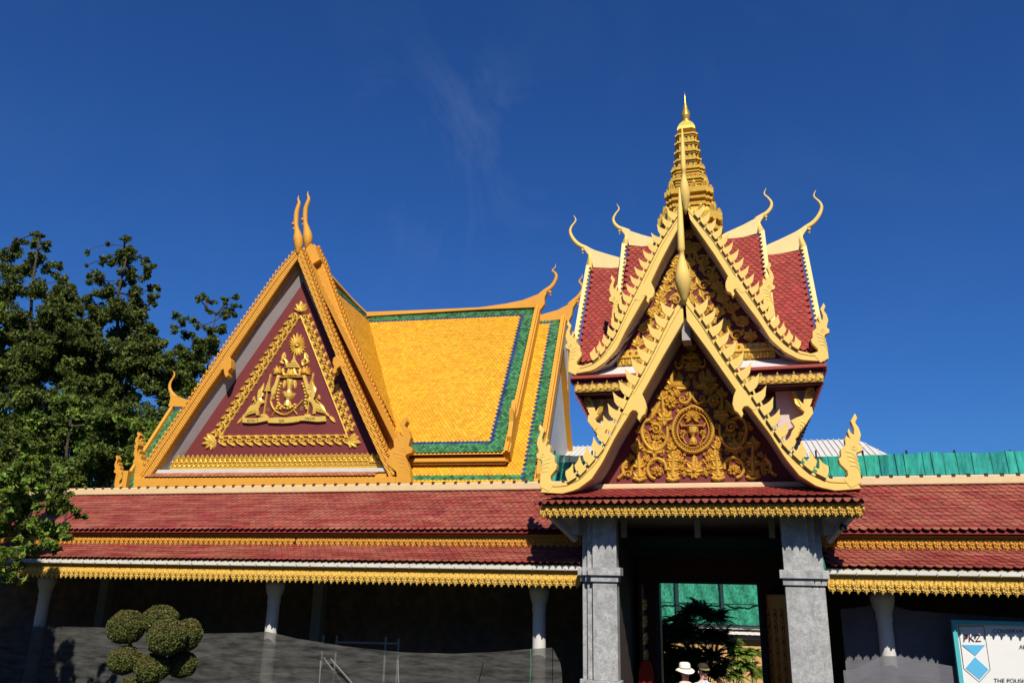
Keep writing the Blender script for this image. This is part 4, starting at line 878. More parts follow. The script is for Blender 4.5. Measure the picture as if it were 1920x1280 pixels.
for sx, x0 in ((1, 0), (-1, 1420)):
    fx = lambda x: x0+sx*x if sx < 0 else x
    ep('flame_scroll', lambda b: (r_stem(b, E6, [(fx(628), 455), (fx(630), 420), (fx(600), 390), (fx(580), 415), (fx(600), 440)], 14, 9, EH), r_leaf(b, E6, fx(590), 400, fx(608), 322, 18, EH), r_leaf(b, E6, fx(600), 440, fx(560), 410, 12, EH), r_leaf(b, E6, fx(620), 445, fx(640), 400, 10, EH)))
for sx, x0 in ((1, 0), (-1, 1360)):
    fx = lambda x: x0+sx*x if sx < 0 else x
    ep('arch_scroll', lambda b: (r_stem(b, E6, [(fx(655), 490), (fx(640), 540), (fx(605), 550), (fx(600), 510), (fx(620), 505)], 13, 9, EH), r_leaf(b, E6, fx(600), 530, fx(590), 480, 12, EH)))
    ep('ray_spray', lambda b: r_fan(b, E6, fx(545), 530, -PI/2-(.25*sx), 1.3, 7, 78, 9, EH))
    ep('ribbon', lambda b: (r_poly(b, E6, [(fx(540), 552), (fx(572), 556), (fx(545), 650), (fx(520), 745), (fx(480), 778), (fx(478), 700), (fx(512), 640)], EH), r_leaf(b, E6, fx(500), 740, fx(470), 810, 16, EH)))
    ep('garland', lambda b: [r_ball(b, E6, fx(x), y, 17, EH*1.2, 6) for x, y in ((572, 640), (560, 668), (550, 700), (545, 732), (538, 765), (540, 798), (545, 830), (540, 862), (530, 885))])
ep('trefoil', lambda b: (r_fan(b, E6, 680, 545, -PI/2, 1.2, 5, 58, 13, EH), r_ball(b, E6, 680, 545, 15, EH*1.3)))
ep('bar', lambda b: r_strip(b, E6, [(560, 577), (805, 572)], [8, 8], EH*1.2))
ep('pedestal_bowl', lambda b: (r_strip(b, E6, [(668, 592), (662, 620), (657, 660), (653, 700), (652, 725)], [46, 38, 24, 17, 30], EH*1.3), r_strip(b, E6, [(652, 722), (650, 735), (648, 765), (646, 790), (642, 800), (638, 830), (634, 860)], [76, 70, 52, 30, 20, 36, 44], EH*1.6), r_leaf(b, E6, 612, 600, 600, 690, 12, EH), r_leaf(b, E6, 712, 600, 714, 690, 12, EH)))
ep('garland', lambda b: [r_ball(b, E6, x, y, 17, EH*1.2, 6) for x, y in ((560, 850), (585, 868), (610, 880), (640, 884), (665, 878), (690, 866), (712, 848), (720, 880), (570, 885))])
ep('sword_bow', lambda b: r_stem(b, E6, [(470, 812), (490, 870), (530, 918), (600, 945), (665, 925), (720, 880), (798, 800)], 8, 8, EH, 24))
ep('sword', lambda b: (r_strip(b, E6, [(485, 960), (520, 900)], [5, 5], EH), r_strip(b, E6, [(735, 945), (700, 890)], [5, 5], EH)))
for px_, top, bx, by in ((440, 540, 402, 950), (868, 530, 838, 950)):
    def par(b):
        for k in range(6):
            y0 = top+45+k*22; hw = 8+k*5.2; cxp = px_+24-k*5; r_poly(b, E6, [(cxp-hw*.6, y0), (cxp+hw*.6, y0), (cxp+hw, y0+19), (cxp-hw, y0+19)], EH)
        r_leaf(b, E6, px_+24, top+50, px_+30, top-5, 7, EH); r_strip(b, E6, [(px_-4, 715), (bx, by)], [6, 6], EH); r_poly(b, E6, [(bx-24, by-8), (bx+30, by-8), (bx+36, by+16), (bx-30, by+16)], EH)
    ep('tiered_parasol', par)
LION = [(408, 628), (396, 650), (378, 678), (352, 705), (345, 760), (352, 800), (322, 848), (250, 880), (225, 930), (188, 965), (196, 985), (245, 950), (300, 935), (325, 930), (328, 952), (358, 955), (352, 900), (372, 850), (412, 830), (418, 812), (388, 800), (378, 770), (402, 760), (405, 740), (385, 720), (400, 700)]
for k, (sx, x0) in enumerate(((1, 0), (-1, 1250))):
    pts = [((x0-x)+(0 if y > 800 else (800-y)*.32), y-15) for x, y in LION] if sx < 0 else LION
    def li(b):
        r_poly(b, E6, pts, EH*1.1, .72)
        q = lambda x, y: ((x0-x)+(0 if y > 800 else (800-y)*.32), y-15) if sx < 0 else (x, y)
        r_stem(b, E6, [q(250, 890), q(285, 850), q(320, 820), q(300, 790), q(290, 810)], 8, 5, EH, 10); r_leaf(b, E6, *q(295, 800), *q(310, 762), 9, EH); r_spiral(b, E6, *q(275, 905), 18, 0, 1.2, 6, EH*1.3); r_leaf(b, E6, *q(190, 975), *q(135, 1040), 14, EH)
        r_ball(b, E6, *q(385, 745), 9, EH*1.6)
    ep('crowned_lion', li)
BN = [[(192, 975), (260, 985), (340, 985), (412, 968), (452, 960), (452, 1008), (400, 1020), (330, 1032), (250, 1035), (192, 1028)], [(446, 985), (520, 975), (640, 978), (700, 968), (758, 962), (760, 1018), (690, 1030), (600, 1036), (500, 1034), (446, 1030)], [(752, 962), (830, 955), (900, 962), (960, 968), (1022, 962), (1026, 1015), (950, 1022), (880, 1016), (800, 1008), (756, 1012)]]
for pts in BN: ep('motto_ribbon', lambda b: r_poly(b, E6, pts, EH*1.2, .94))
def word(txt, x, y, hpx, m, par, fn, out):      # flat lettering cut from the built-in typeface
    cu = bpy.data.curves.new('lettering', 'FONT'); cu.body = txt; cu.size = 1; o = bpy.data.objects.new('lettering', cu); COL.objects.link(o)
    dg = bpy.context.evaluated_depsgraph_get(); me = bpy.data.meshes.new_from_object(o.evaluated_get(dg)); bpy.data.objects.remove(o)
    if len(me.vertices) == 0: return None
    for v in me.vertices: v.co = fn(x+v.co.x*hpx, y-v.co.y*hpx)+Vector(out)
    me.materials.clear(); me.materials.append(m); return inst('lettering', me, par)
for t, x, y in (('ព្រះចៅ', 245, 1022), ('ក្រុង', 560, 1022), ('កម្ពុជា', 820, 1000)): word(t, x, y, 38, M_BARK, hped, lambda a, c: H(420+a/5.335, 600+c/5.335, PV), (0, -EH*1.2-.012, 0))
for t, x, y in (('១', 425, 915), ('៥', 762, 905)): word(t, x, y, 60, M_LEAFGOLD, hped, lambda a, c: H(420+a/5.335, 600+c/5.335, PV), (0, -.03, 0))
# ---- gilded frieze, white ledge, tile strip and beam under the gable
fz = [H(540, y, .5).z for y in (852, 866, 881, 888.5, 897, 909)]; xl_, xr_ = H(318, 880, .5).x, H(728, 880, .5).x
frz = box_obj('frieze', M_GOLD, hall, xl_, xr_, .5, .64, fz[2], fz[0]-.1)
mz = MB(); Rz = Relief(lambda x, y: Vector((x, 0, y)), (0, -1, 0)); r_fan(mz, Rz, 0, -.02, PI/2, .9, 3, .2, .055, .05); r_ball(mz, Rz, 0, -.1, .06, .06, 6); r_leaf(mz, Rz, .11, -.18, .11, .0, .05, .05); r_leaf(mz, Rz, 0, -.28, 0, -.16, .05, .05); r_ball(mz, Rz, .11, -.25, .04, .05, 6)
mze = mz.mesh('frieze_leaf', M_LEAFGOLD); n = int((xr_-xl_)/.2)
for k in range(n): inst('frieze_leaf', mze, frz, Matrix.Translation((xl_+.1+k*.2, .5, fz[0]-.14)))
box_obj('white_ledge', M_GUT, hall, xl_-.9, xr_+.1, .1, .6, fz[3], fz[2]-.002, bevel=.02)
HT = Tiles(hall, 'roof_tile', .145, .17, [M_YEL, M_GRN, M_BLU], quota=0)
ORT = Tiles(hall, 'eave_tile', .16, .16, [mat('faded_orange_tile', (.52, .20, .10), .55, isl=.25), M_GRN], quota=0)
ORT.field((xl_-.6, .1, fz[3]-.002), (1, 0, 0), (0, -.25, fz[4]-fz[3]), xr_-xl_+.4, math.hypot(.25, fz[4]-fz[3])+.02, .1, mi=lambda x, y: 1 if y > .36 else 0); ORT.finish()
box_obj('eave_backing', M_OCHRE, hall, xl_-.9, xr_+.1, .06, .6, fz[5]-.3, fz[3]-.06)
box_obj('base_beam', M_OCHRE, hall, xl_-1.0, xr_+.5, -.12, .5, fz[5]-.6, fz[4]-.03, bevel=.02)
box_obj('hall_wall', M_PEACH, hall, -4.6, 9.0, 1.0, 12.6, 0, fz[5]-.02)
# ---- roofs: second front roof (right slope seen), cross wing in two tiers
def zridge(v): return float(np.interp(v, [1.2, 1.6, 2.4, 3.9, 5.2, 6.9], [16.02, 15.86, 15.72, 15.6, 15.5, 15.46]))
SU, SZ = 4.75, -8.35; ls = math.hypot(SU, SZ); V0, V1 = 1.45, 7.0
CZ, CV = 15.28, 6.75; dC = Vector((0, .62-CV, 7.78-CZ)); lc = dC.length
def zcross(v): return CZ+(CV-v)*dC.z/(-dC.y)
def skipR(x, y):
    v = V0+x; zz = 15.5+SZ*y/ls; return zz < zcross(v)-.25 and v > .7
HT.field((0, V0, 15.5), (0, 1, 0), (SU, 0, SZ), V1-V0, ls, .115, skip=skipR, mi=lambda x, y: 1 if (y < .6) else (2 if y < .75 else 0))
b = MB(); n = 14; vs = []
for k in range(n):
    v = 1.3+(V1-1.3)*k/(n-1); vs += [(0.0, v, zridge(v)+.12), (.16, v, zridge(v)-.12), (-.16, v, zridge(v)-.12)]
b.add(vs, [(3*k+i, 3*k+(i+1) % 3, 3*k+3+(i+1) % 3, 3*k+3+i) for k in range(n-1) for i in range(3)]); b.build('ridge_cap', M_OCHRE, hall)
b = MB(); b.add([(0, .31, 15.42), (0, 7.2, 15.42), (SU, 7.2, 15.42+SZ), (SU, .31, 15.42+SZ), (-5.75, 7.2, 6.45), (-5.75, .31, 6.45)], [(0, 1, 2, 3), (0, 1, 4, 5)]); b.build('roof_slab', M_OCHRE, hall)
for (u0, u1, cz, dv, dcz, gtop, name) in ((.3, 8.12, CZ, 0, 0, .52, 'a'), (3.0, 9.3, CZ-.5, -.82, -1.07, .36, 'b')):
    d = Vector((0, dC.y+dv, dC.z+dcz)) if name == 'b' else dC; ln = d.length
    def mi(x, y):
        e = u1-u0-x
        if y < gtop or e < (.44 if name == 'a' else .36) or (name == 'a' and ln-y < .36): return 1
        if y < gtop+.12 or e < (.6 if name == 'a' else .5) or (name == 'a' and ln-y < .5): return 2
        if name == 'b': return 1 if (ln-y < .12 or .62 < ln-y < .9) else 0
        return 0
    def sk(x, y):
        u = u0+x; zz = cz+d.z*y/ln
        if name == 'a': return zz < 15.5+SZ*u/SU-.3
        return (u < 7.9 and y < ln-1.4) or zz < 15.3+SZ*u/SU-.15
    HT.field((u0, CV, cz), (1, 0, 0), d, u1-u0, ln, .115, skip=sk, mi=mi)
    b = MB(); t = .05; b.add([(0, CV, cz-t), (u1, CV, cz-t), (u1, CV+d.y, cz+d.z-t), (0, CV+d.y, cz+d.z-t), (u1, CV-d.y, cz+d.z-t), (0, CV-d.y, cz+d.z-t)], [(0, 1, 2, 3), (0, 1, 4, 5)]); b.build('roof_slab', M_OCHRE, hall)
    nr = Vector((0, d.z, -d.y)).normalized(); nr = -nr if nr.z < 0 else nr; dn_ = d.normalized()
    for o_, w_, hh in ((0, .07, .12), (.08, .1, .2), (.19, .06, .14)):
        b = MB(); p0 = Vector((u1+o_, CV, cz)); b.prism([p0+nr*hh, p0+Vector((w_, 0, 0))+nr*hh, p0+Vector((w_, 0, 0))-nr*.3, p0-nr*.3], dn_*(ln+.12)); b.build('verge_board', M_OCHRE, hall, bevel=.015)
    naga_o = d*(1-.16)+Vector((u1+.1, CV, cz))
    b = MB(); b.prism([naga_o+nr*q[0]+dn_*q[1] for q in ((0, -.5), (.2, -.35), (.3, 0), (.75, -.5), (.55, .1), (.85, .1), (.5, .45), (.35, 1.1), (0, 1.3))], (.16, 0, 0)); b.build('verge_naga', M_OCHRE, hall, bevel=.015)
HT.finish()
fnv = lambda x, y: H(x, y, CV)
capset(hall, fnv, [(600, 600), (679, 593), (679, 587), (800, 582.5), (900, 578), (947, 571.5), (981, 564.5), (1012, 552.5), (1022, 547), (1026, 551), (1022, 560), (1022, 572), (1014, 583), (1010, 577), (1005, 578), (900, 582)],
       [(1012, 554), (1023, 546), (1032, 539), (1039, 530), (1043, 519), (1041, 512), (1035.5, 507), (1041, 501), (1041.5, 495)], [.12, .13, .105, .085, .075, .055, .04, .025, .006], None, [(1031, 548, .08), (1032, 553, .045)], M_OCHRE, .3, mir=False)
capset(hall, fnv, [(1005, 602), (1012, 592.6), (1046, 583), (1069, 571), (1078, 564), (1081, 569), (1075, 579), (1073, 592), (1067, 605), (1058, 600), (1012, 605)],
       [(1066, 573), (1076, 565), (1085, 556), (1091, 546), (1093, 539), (1089, 532), (1086, 526.5), (1091.5, 519), (1091, 514)], [.12, .125, .1, .08, .07, .055, .04, .025, .006], None, [(1083, 566, .08), (1084, 571, .045)], M_OCHRE, .3, mir=False)
# fascia of the upper tier
zf = [H(850, y, .5).z for y in (853, 858, 870)]
box_obj('fascia', M_OCHRE, hall, 3.2, 8.2, .52, .75, zf[2], zf[1]-.002, bevel=.015); box_obj('fascia_fillet', M_OCHRE, hall, 3.2, 8.3, .44, .8, (zf[1]+zf[2])/2-.03, (zf[1]+zf[2])/2+.03, bevel=.01)
# pale end wall and its gilt corner strip
def Hu(px, py, u):
    d = ray(px, py); o = CAM-HO; t = (u-o.dot(HU))/d.dot(HU); q = o+d*t; return Vector((q.dot(HU), q.dot(HV), q.z))
uw = 9.05; q = [Hu(1020, 885, uw), Hu(1066, 885, uw), Hu(1066, 700, uw), Hu(1062, 612, uw), Hu(1050, 640, uw), Hu(1030, 760, uw)]
b = MB(); b.prism(q, (-.15, 0, 0)); b.build('end_wall', M_GUT, hall)
b = MB(); b.prism([Hu(1065, 886, uw+.02), Hu(1068, 886, uw+.02), Hu(1068, 640, uw+.02), Hu(1065, 640, uw+.02)], (-.2, 0, 0)); b.build('corner_strip', M_OCHRE, hall)
# horns on the front apex: two, on the front and second roof
for v, pts, rad in ((0, [(558, 478), (560, 462), (559, 448), (558, 438), (556, 428), (555, 418), (556, 400), (559, 388), (561, 380), (559, 374), (560, 367)], [.05, .17, .2, .14, .09, .1, .1, .085, .06, .04, .01]),
                    (1.2, [(574, 466), (577, 455), (577, 443), (575, 430), (573, 420), (572, 410), (573, 392), (577, 380), (579, 372), (577, 366), (577.5, 359)], [.05, .17, .2, .14, .09, .1, .1, .085, .06, .04, .01])):
    b = MB(); pp = [H(x, y, v) for x, y in pts]; b.tube(smooth_path(pp, 30), [np.interp(i/29, np.linspace(0, 1, 11), rad) for i in range(30)], 10, flat=1.0)
    b.ball(pp[5]+Vector((-.08, -.06, -.06)), .07, 7, 5); b.ball(pp[4]+Vector((-.08, -.07, -.05)), .05, 6, 5); b.build('roof_horn', M_OCHRE, hall, smooth=True)
b = MB(); b.prism([H(x, y, .9) for x, y in ((563, 475), (583, 456), (592, 466), (600, 486), (578, 500))], (0, 1.0, 0)); b.build('ridge_block', M_OCHRE, hall)
naga(hall, lambda x, y: H(x, y, -.05), 1.05, .95, 771, 905, M_OCHRE, .35, mir=False)
naga(hall, lambda x, y: H(x, y, -.05), -.45, .62, 250, 905, M_OCHRE, .35, mir=False)
# ---- the low left wing
LV = 5.0
capset(hall, lambda x, y: H(x, y, LV), [(319, 763), (323, 749), (322, 739), (331, 742), (354, 750), (392, 750), (392, 765)], [(330, 745), (322, 737), (318, 726), (320, 716), (326, 706), (327, 700), (324, 694)], [.11, .1, .075, .06, .05, .03, .006], None, [(321, 736, .06), (319.5, 741, .04)], M_OCHRE, .3, mir=False)
uL = H(322, 762, LV).x; p0 = H(322, 764, LV); pe = Hu(226, 912, uL-.02); dl = pe-p0; dl.x = 0; nr = Vector((0, dl.z, -dl.y)).normalized(); nr = -nr if nr.z < 0 else nr
LT = Tiles(hall, 'wing_tile', .15, .18, [M_GRN, M_BLU], quota=0)
LT.field((uL+.1, LV, p0.z-.1), (1, 0, 0), dl, 3.4, dl.length+1.5, .12, mi=lambda x, y: 1 if .75 < x < 1.0 and y < 3.2 else 0); LT.finish()
b = MB(); b.add([(uL, LV, p0.z-.16), (uL+3.4, LV, p0.z-.16), (uL+3.4, LV+dl.y*1.2, p0.z-.16+dl.z*1.2), (uL, LV+dl.y*1.2, p0.z-.16+dl.z*1.2)], [(0, 1, 2, 3)]); b.build('roof_slab', M_OCHRE, hall)
b = MB(); a0 = Vector((uL, LV, p0.z)); b.prism([a0+nr*.12, a0+Vector((.14, 0, 0))+nr*.12, a0+Vector((.14, 0, 0))-nr*.35, a0-nr*.35], dl*1.15); b.build('verge_board', M_OCHRE, hall, bevel=.015)
for t, sx, sy, x0, y0 in ((.42, -.52, .42, 252, 864), (.95, -.34, .46, 214, 913)):
    naga(hall, lambda x, y: H(x, y, LV+dl.y*t), sx, sy, x0, y0, M_OCHRE, .25, mir=False)
for (u_, zt_) in ((uL+1.0, .62),): box_obj('wing_verge', M_OCHRE, hall, u_+.6, u_+.8, .3, .5, 6.5, 7.2)

# ================================================================== nets, cloths, scaffold and board under the galleries
def cloth(nm, m, xs, top, bot, Yf, label, cat, nx=90, nz=16, parent=None):
    b = MB(); vs = []
    for i in range(nx):
        x = xs[0]+(xs[1]-xs[0])*i/(nx-1); zt, zb = top(x), bot(x)
        for j in range(nz): t = j/(nz-1); vs.append((x, Yf(x, t), zt+(zb-zt)*t))
    b.add(vs, [(i*nz+j, i*nz+j+1, (i+1)*nz+j+1, (i+1)*nz+j) for i in range(nx-1) for j in range(nz-1)])
    o = b.build(nm, m, parent, smooth=True)
    if label: tag(o, label, cat)
    return o
def edge(pts, Y): q = [P(x, y, Y) for x, y in pts]; xs = [p.x for p in q]; zs_ = [p.z for p in q]; return lambda x: float(np.interp(x, xs, zs_))
net = cloth('shade_net', M_NET, (-18, P(1036, 1216, 1.7).x), edge([(-200, 1168), (0, 1172), (170, 1175), (300, 1181), (380, 1187), (480, 1185), (505, 1183), (560, 1197), (640, 1210), (760, 1222), (850, 1225), (930, 1221), (1000, 1215), (1037, 1213)], 1.7),
            lambda x: .25, lambda x, t: 1.68+.02*math.sin(x*9+t*3)*t+.10*t*math.exp(-((x+8.85)/.45)**2)*-.5+.05*math.sin(x*2.3+t*1.3)+.018*math.sin(x*23+5*t)*t+.05*math.sin(14*math.atan2(x+8.85, .25+t*1.6))*t*math.exp(-((x+8.85)/1.6)**2), 'long charcoal shade net sagging between the left gallery columns', 'net', 240, 22)
b = MB(); xe_ = P(1037, 1215, 1.7); b.prism([(xe_.x, 1.7, xe_.z), (xe_.x+.06, 1.72, xe_.z-.12), (xe_.x+.13, 1.74, xe_.z-.25), (xe_.x+.16, 1.74, xe_.z-.42), (xe_.x+.2, 1.75, .25), (xe_.x, 1.7, .25)], (0, .004, 0)); b.build('net_end', M_NET, net)
pc = P(995, 1216, 1.64); b = MB(); b.tube([pc, pc+Vector((.01, 0, -.3)), pc+Vector((-.01, .01, -.6)), pc+Vector((.005, 0, -1.2))], .006, 5); b.build('cord', mat('green_cord', (.05, .4, .15)), net)
tag(cloth('back_net', M_TARP, (P(1576, 1140, 1.94).x, 9.3), edge([(1575, 1141), (1610, 1138), (1645, 1131), (1665, 1131), (1700, 1143), (1790, 1150), (1920, 1158)], 1.94), lambda x: .3, lambda x, t: 1.94+.03*math.sin(x*3.3+t*2)+.01*math.sin(x*19), None, None, 90), 'tall grey blue net hung behind the right gallery column', 'net')
tag(cloth('front_cloth', M_TARP, (P(1581, 1256, 1.62).x, 9.3), edge([(1580, 1256), (1600, 1254), (1630, 1240), (1652, 1229), (1684, 1229), (1730, 1238), (1785, 1248), (1920, 1262)], 1.62), lambda x: .3, lambda x, t: 1.62+.04*math.sin(x*2.1+t*2)*t+.012*math.sin(x*14+t*4), None, None, 90), 'low grey cloth tied in front of the right gallery column', 'cloth')
sc = empty('scaffold_frame', (-6.6, 2.3, .35), 'blue grey pipe scaffold rising just behind the sagging net', 'scaffold')
for x, yt in ((607, 1190), (632, 1191), (724, 1193), (748, 1196)):
    p = P(x, yt, 2.3); b = MB(); b.tube([(p.x, 2.3, .35), (p.x, 2.3, p.z)], .024, 8); b.build('upright', M_STEEL, sc)
p, q = P(632, 1203, 2.3), P(748, 1206, 2.3); b = MB(); b.tube([p, q], .022, 8); b.build('rail', M_STEEL, sc)
p = P(607, 1232, 2.3); b = MB(); b.tube([(p.x, 2.3, p.z), (p.x+.9, 2.3, p.z-.9)], .02, 8); b.build('brace', M_STEEL, sc)
for a, c, l in (((620, 1234), (664, 1284), 'thin pale pole leaning against the net left of the scaffold'), ((601, 1238), (599, 1290), 'thin pale upright pole against the net below the scaffold'), ((746, 1236), (748, 1290), 'thin pale upright pole against the net right of the scaffold'), ((907, 1234), (893, 1290), 'thin brown pole against the net middle of its right sag')):
    b = MB(); b.tube([P(*a, 1.6), P(*c, 1.57)], .011, 6); tag(b.build('prop_pole', M_POLE if 'pale' in l else M_BARK), l, 'pole', 'poles leaning on the net')
# the board
BY = 1.5
bd = empty('project_board', P(1860, 1290, BY), 'white conservation notice board with turquoise frame and blue emblem at right', 'notice board')
c0, c1, c2 = P(1783, 1161, BY), P(2120, 1166, BY), P(1800, 1420, BY)
bx0, bx1, bz1, bz0 = c0.x, c1.x, c0.z, .45
box_obj('frame_bar', M_TEALF, bd, bx0, bx0+.065, BY-.03, BY+.05, bz0, bz1); box_obj('frame_bar', M_TEALF, bd, bx1-.065, bx1, BY-.03, BY+.05, bz0, bz1)
box_obj('frame_bar', M_TEALF, bd, bx0+.066, bx1-.066, BY-.03, BY+.05, bz1-.06, bz1); box_obj('frame_bar', M_TEALF, bd, bx0+.066, bx1-.066, BY-.03, BY+.05, bz0, bz0+.06)
cloth('banner', M_BOARD, (bx0+.066, bx1-.066), lambda x: bz1-.061, lambda x: bz0+.061, lambda x, t: BY+.022+.006*math.sin(x*5+t*6), None, None, 40, 20, bd)
fb = lambda x, y: P(x, y, BY)
def flat(nm, pts, m, off): b = MB(); b.prism([fb(x, y)+Vector((0, .012-off, 0)) for x, y in pts], (0, .002, 0)); return b.build(nm, m, bd)
flat('emblem_triangle', [(1804, 1208), (1847.5, 1208.5), (1829, 1229)], M_SKYBLUE, .0); flat('emblem_diamond', [(1828.5, 1231), (1854, 1254.3), (1836.5, 1273.5), (1811, 1251.5)], M_SKYBLUE, .0)
sh_ = [(1797.5, 1173), (1807.5, 1252.8), (1836.5, 1278), (1857, 1255), (1845, 1173), (1797.5, 1173)]
b = MB()
for p, q in zip(sh_, sh_[1:]): b.tube([fb(*p)+Vector((0, .012, 0)), fb(*q)+Vector((0, .012, 0))], .0035, 4)
b.build('emblem_outline', M_INK, bd)
for t, x, y, h, m in (('PKZ', 1806, 1202, 19, M_INKR), ('CONSERVATION', 1861, 1186.5, 11.2, M_INK), ('AR', 1911, 1215.5, 11.5, M_INK), ('THE POLISH', 1863.5, 1279, 11.5, M_INK)):
    word(t, x, y, h, m, bd, lambda a, c: fb(a, c), (0, .008, 0))
for x in (bx0+.03, (bx0+bx1)/2, bx1-.03): box_obj('support_post', M_TEALF, bd, x-.025, x+.025, BY+.055, BY+.1, 0, bz1-.1)

# ================================================================== behind the gate and the right gallery
gn = cloth('debris_net', M_GNET, (-4.6, 9.6), edge([(1020, 853), (1110, 853), (1520, 857), (1600, 855), (1640, 850), (1700, 851), (1740, 848), (1780, 847), (1850, 848), (1920, 845), (2000, 844)], 8.0), lambda x: 4.7,
           lambda x, t: 8.0+.10*math.sin(x*3.4)+.05*math.sin(x*7.9+1.2*t)+.03*math.sin(x*17+2.6*t)+.015*math.sin(x*37)+.05*abs(math.sin(x*2.1+.35*t)), 'green debris netting fence above the right gallery ridge', 'netting', 260, 10)
for k in range(46):
    x = -4.4+k*.305+random.uniform(-.08, .08); zt_ = edge([(1020, 853), (1520, 857), (1640, 850), (1780, 847), (2000, 844)], 8.0)(x)
    yf = lambda x, t: 8.0+.10*math.sin(x*3.4)+.05*math.sin(x*7.9+1.2*t)+.03*math.sin(x*17+2.6*t)+.015*math.sin(x*37)+.05*abs(math.sin(x*2.1+.35*t))
    b = MB(); b.tube([(x+.09*t, yf(x+.09*t, t)-.012, zt_+(4.7-zt_)*t) for t in np.linspace(0, 1, 9)], .007, 4); b.build('net_seam', M_SEAM, gn)
for px_ in (1040, 1110, 1530, 1618, 1700, 1790, 1895):
    p = P(px_, 850, 8.12); b = MB(); b.tube([(p.x, 8.14, 4.5), (p.x, 8.14, p.z+.09)], .025, 6); b.build('net_post', M_DARK, gn)
mb_ = empty('metal_roof_building', (0, 24, 0), 'long building with pale corrugated metal hip roof behind the gate', 'building')
e0, e1 = P(1060, 851, 21), P(1668, 853, 21); e0.z = e1.z; r0, r1 = P(1060, 824, 25), P(1606, 823, 25)
b = MB(); b.add([(e0.x-1, 21, e0.z), (e1.x, 21, e0.z), (r1.x, 25, r1.z), (e0.x-1, 25, r1.z), (e1.x, 29, e0.z), (e0.x-1, 29, e0.z)], [(0, 1, 2, 3), (1, 4, 2), (3, 2, 4, 5)]); b.build('roof', M_METALROOF, mb_)
rbm = MB(); d_ = Vector((0, 4, r1.z-e0.z)); rbm.prism([(-.03, 0, .005), (.03, 0, .005), (.02, 0, .05), (-.02, 0, .05)], d_); rme = rbm.mesh('roof_rib', M_METALROOF)
for k in range(60):
    x = e0.x-.9+k*.235
    if x < r1.x: inst('roof_rib', rme, mb_, Matrix.Translation((x, 21, e0.z)))
    elif x < e1.x-.05:
        f = (e1.x-x)/(e1.x-r1.x); inst('roof_rib', rme, mb_, Matrix.Translation((x, 21, e0.z))@Matrix.Diagonal((1, f, f, 1)))
box_obj('wall', M_DARK, mb_, e0.x-.7, e1.x-.6, 21.4, 28.6, 0, e0.z-.06); box_obj('beam', M_DARKRED, mb_, e0.x-.7, e1.x-.6, 21.2, 21.38, e0.z-.35, e0.z-.22)
gb_ = empty('peach_garden_building', (0, 17, 0), 'low peach walled building with corrugated eaves seen through the gate', 'building')
GY = 15.0; wz = [P(1330, y, GY).z for y in (1196, 1190, 1186, 1179, 1172)]
box_obj('wall', M_PEACH, gb_, -8, 5, GY, GY+4, 0, wz[0]); box_obj('cornice', M_GUT, gb_, -8, 5, GY-.08, GY+4, wz[0]+.002, wz[1], bevel=.01)
for z0, z1, yo in ((wz[2], wz[3], -.25), (wz[3]+.04, wz[4], -.12)):
    b = MB(); n = 160; vs = []
    for k in range(n): x = -8+13*k/(n-1); h = .006*math.sin(k*2.6); vs += [(x, GY+yo-.12, z0+h), (x, GY+yo+.2, z1+h)]
    b.add(vs, [(2*k, 2*k+2, 2*k+3, 2*k+1) for k in range(n-1)]); b.build('corrugated_eave', M_METALROOF, gb_)
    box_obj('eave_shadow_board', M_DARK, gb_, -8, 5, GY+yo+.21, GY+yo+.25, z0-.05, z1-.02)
g2 = cloth('creased_debris_net', M_GNET2, (-7, 4.5), lambda x: wz[4]+2.2, lambda x: wz[4]+.06, lambda x, t: GY-.3+.05*math.sin(x*5+t*7)+.03*math.sin(x*13-t*11)+.012*math.sin(x*31+t*29), 'bright green creased netting hung above the peach wall through the gate', 'netting', 200, 60)
for px_ in (1272, 1355): x = P(px_, 1120, GY).x; box_obj('net_batten', M_TEAL, g2, x-.05, x+.05, GY-.5, GY-.42, wz[4]+.05, wz[4]+2.2)
zb1 = P(1330, 1130, GY).z; box_obj('net_batten', M_TEAL, g2, -7, 4.5, GY-.4, GY-.37, zb1-.03, zb1+.01)

# ================================================================== foliage
def leaves(nm, pts, size, mats, parent, mi=None, asp=.5, up=.3, jit=.35, extra=None):
    n = len(pts); pts = np.asarray(pts, dtype=np.float64)
    a = rng.normal(size=(n, 3)); a[:, 2] -= up; a /= np.linalg.norm(a, axis=1)[:, None]
    c = rng.normal(size=(n, 3)); c[:, 2] += .6; nn = np.cross(a, c); nn /= np.linalg.norm(nn, axis=1)[:, None]; bb = np.cross(nn, a)
    L_ = size*(1+jit*rng.normal(size=(n, 1))).clip(.4, 2)
    v = np.stack([pts-a*L_*.5, pts+nn*L_*asp*.5+bb*L_*.06-a*L_*.05, pts+a*L_*.5-bb*L_*.12, pts-nn*L_*asp*.5+bb*L_*.06-a*L_*.05], 1).reshape(-1, 3)
    f = np.arange(4*n).reshape(-1, 4); me = bpy.data.meshes.new(nm)
    me.vertices.add(4*n); me.vertices.foreach_set('co', v.ravel()); me.loops.add(4*n); me.loops.foreach_set('vertex_index', f.ravel())
    me.polygons.add(n); me.polygons.foreach_set('loop_start', np.arange(0, 4*n, 4)); me.polygons.foreach_set('loop_total', np.full(n, 4))
    for m in mats: me.materials.append(m)
    if mi is not None: me.polygons.foreach_set('material_index', np.asarray(mi, dtype=np.int32))
    me.update(calc_edges=True); me.validate()
    return inst(nm, me, parent)
def blob(c, r, n, sc=(1, 1, .85)):
    d = rng.normal(size=(n, 3)); d /= np.linalg.norm(d, axis=1)[:, None]; q = r*(rng.random(n)**.45)[:, None]
    return np.array(c)+d*q*np.array(sc)
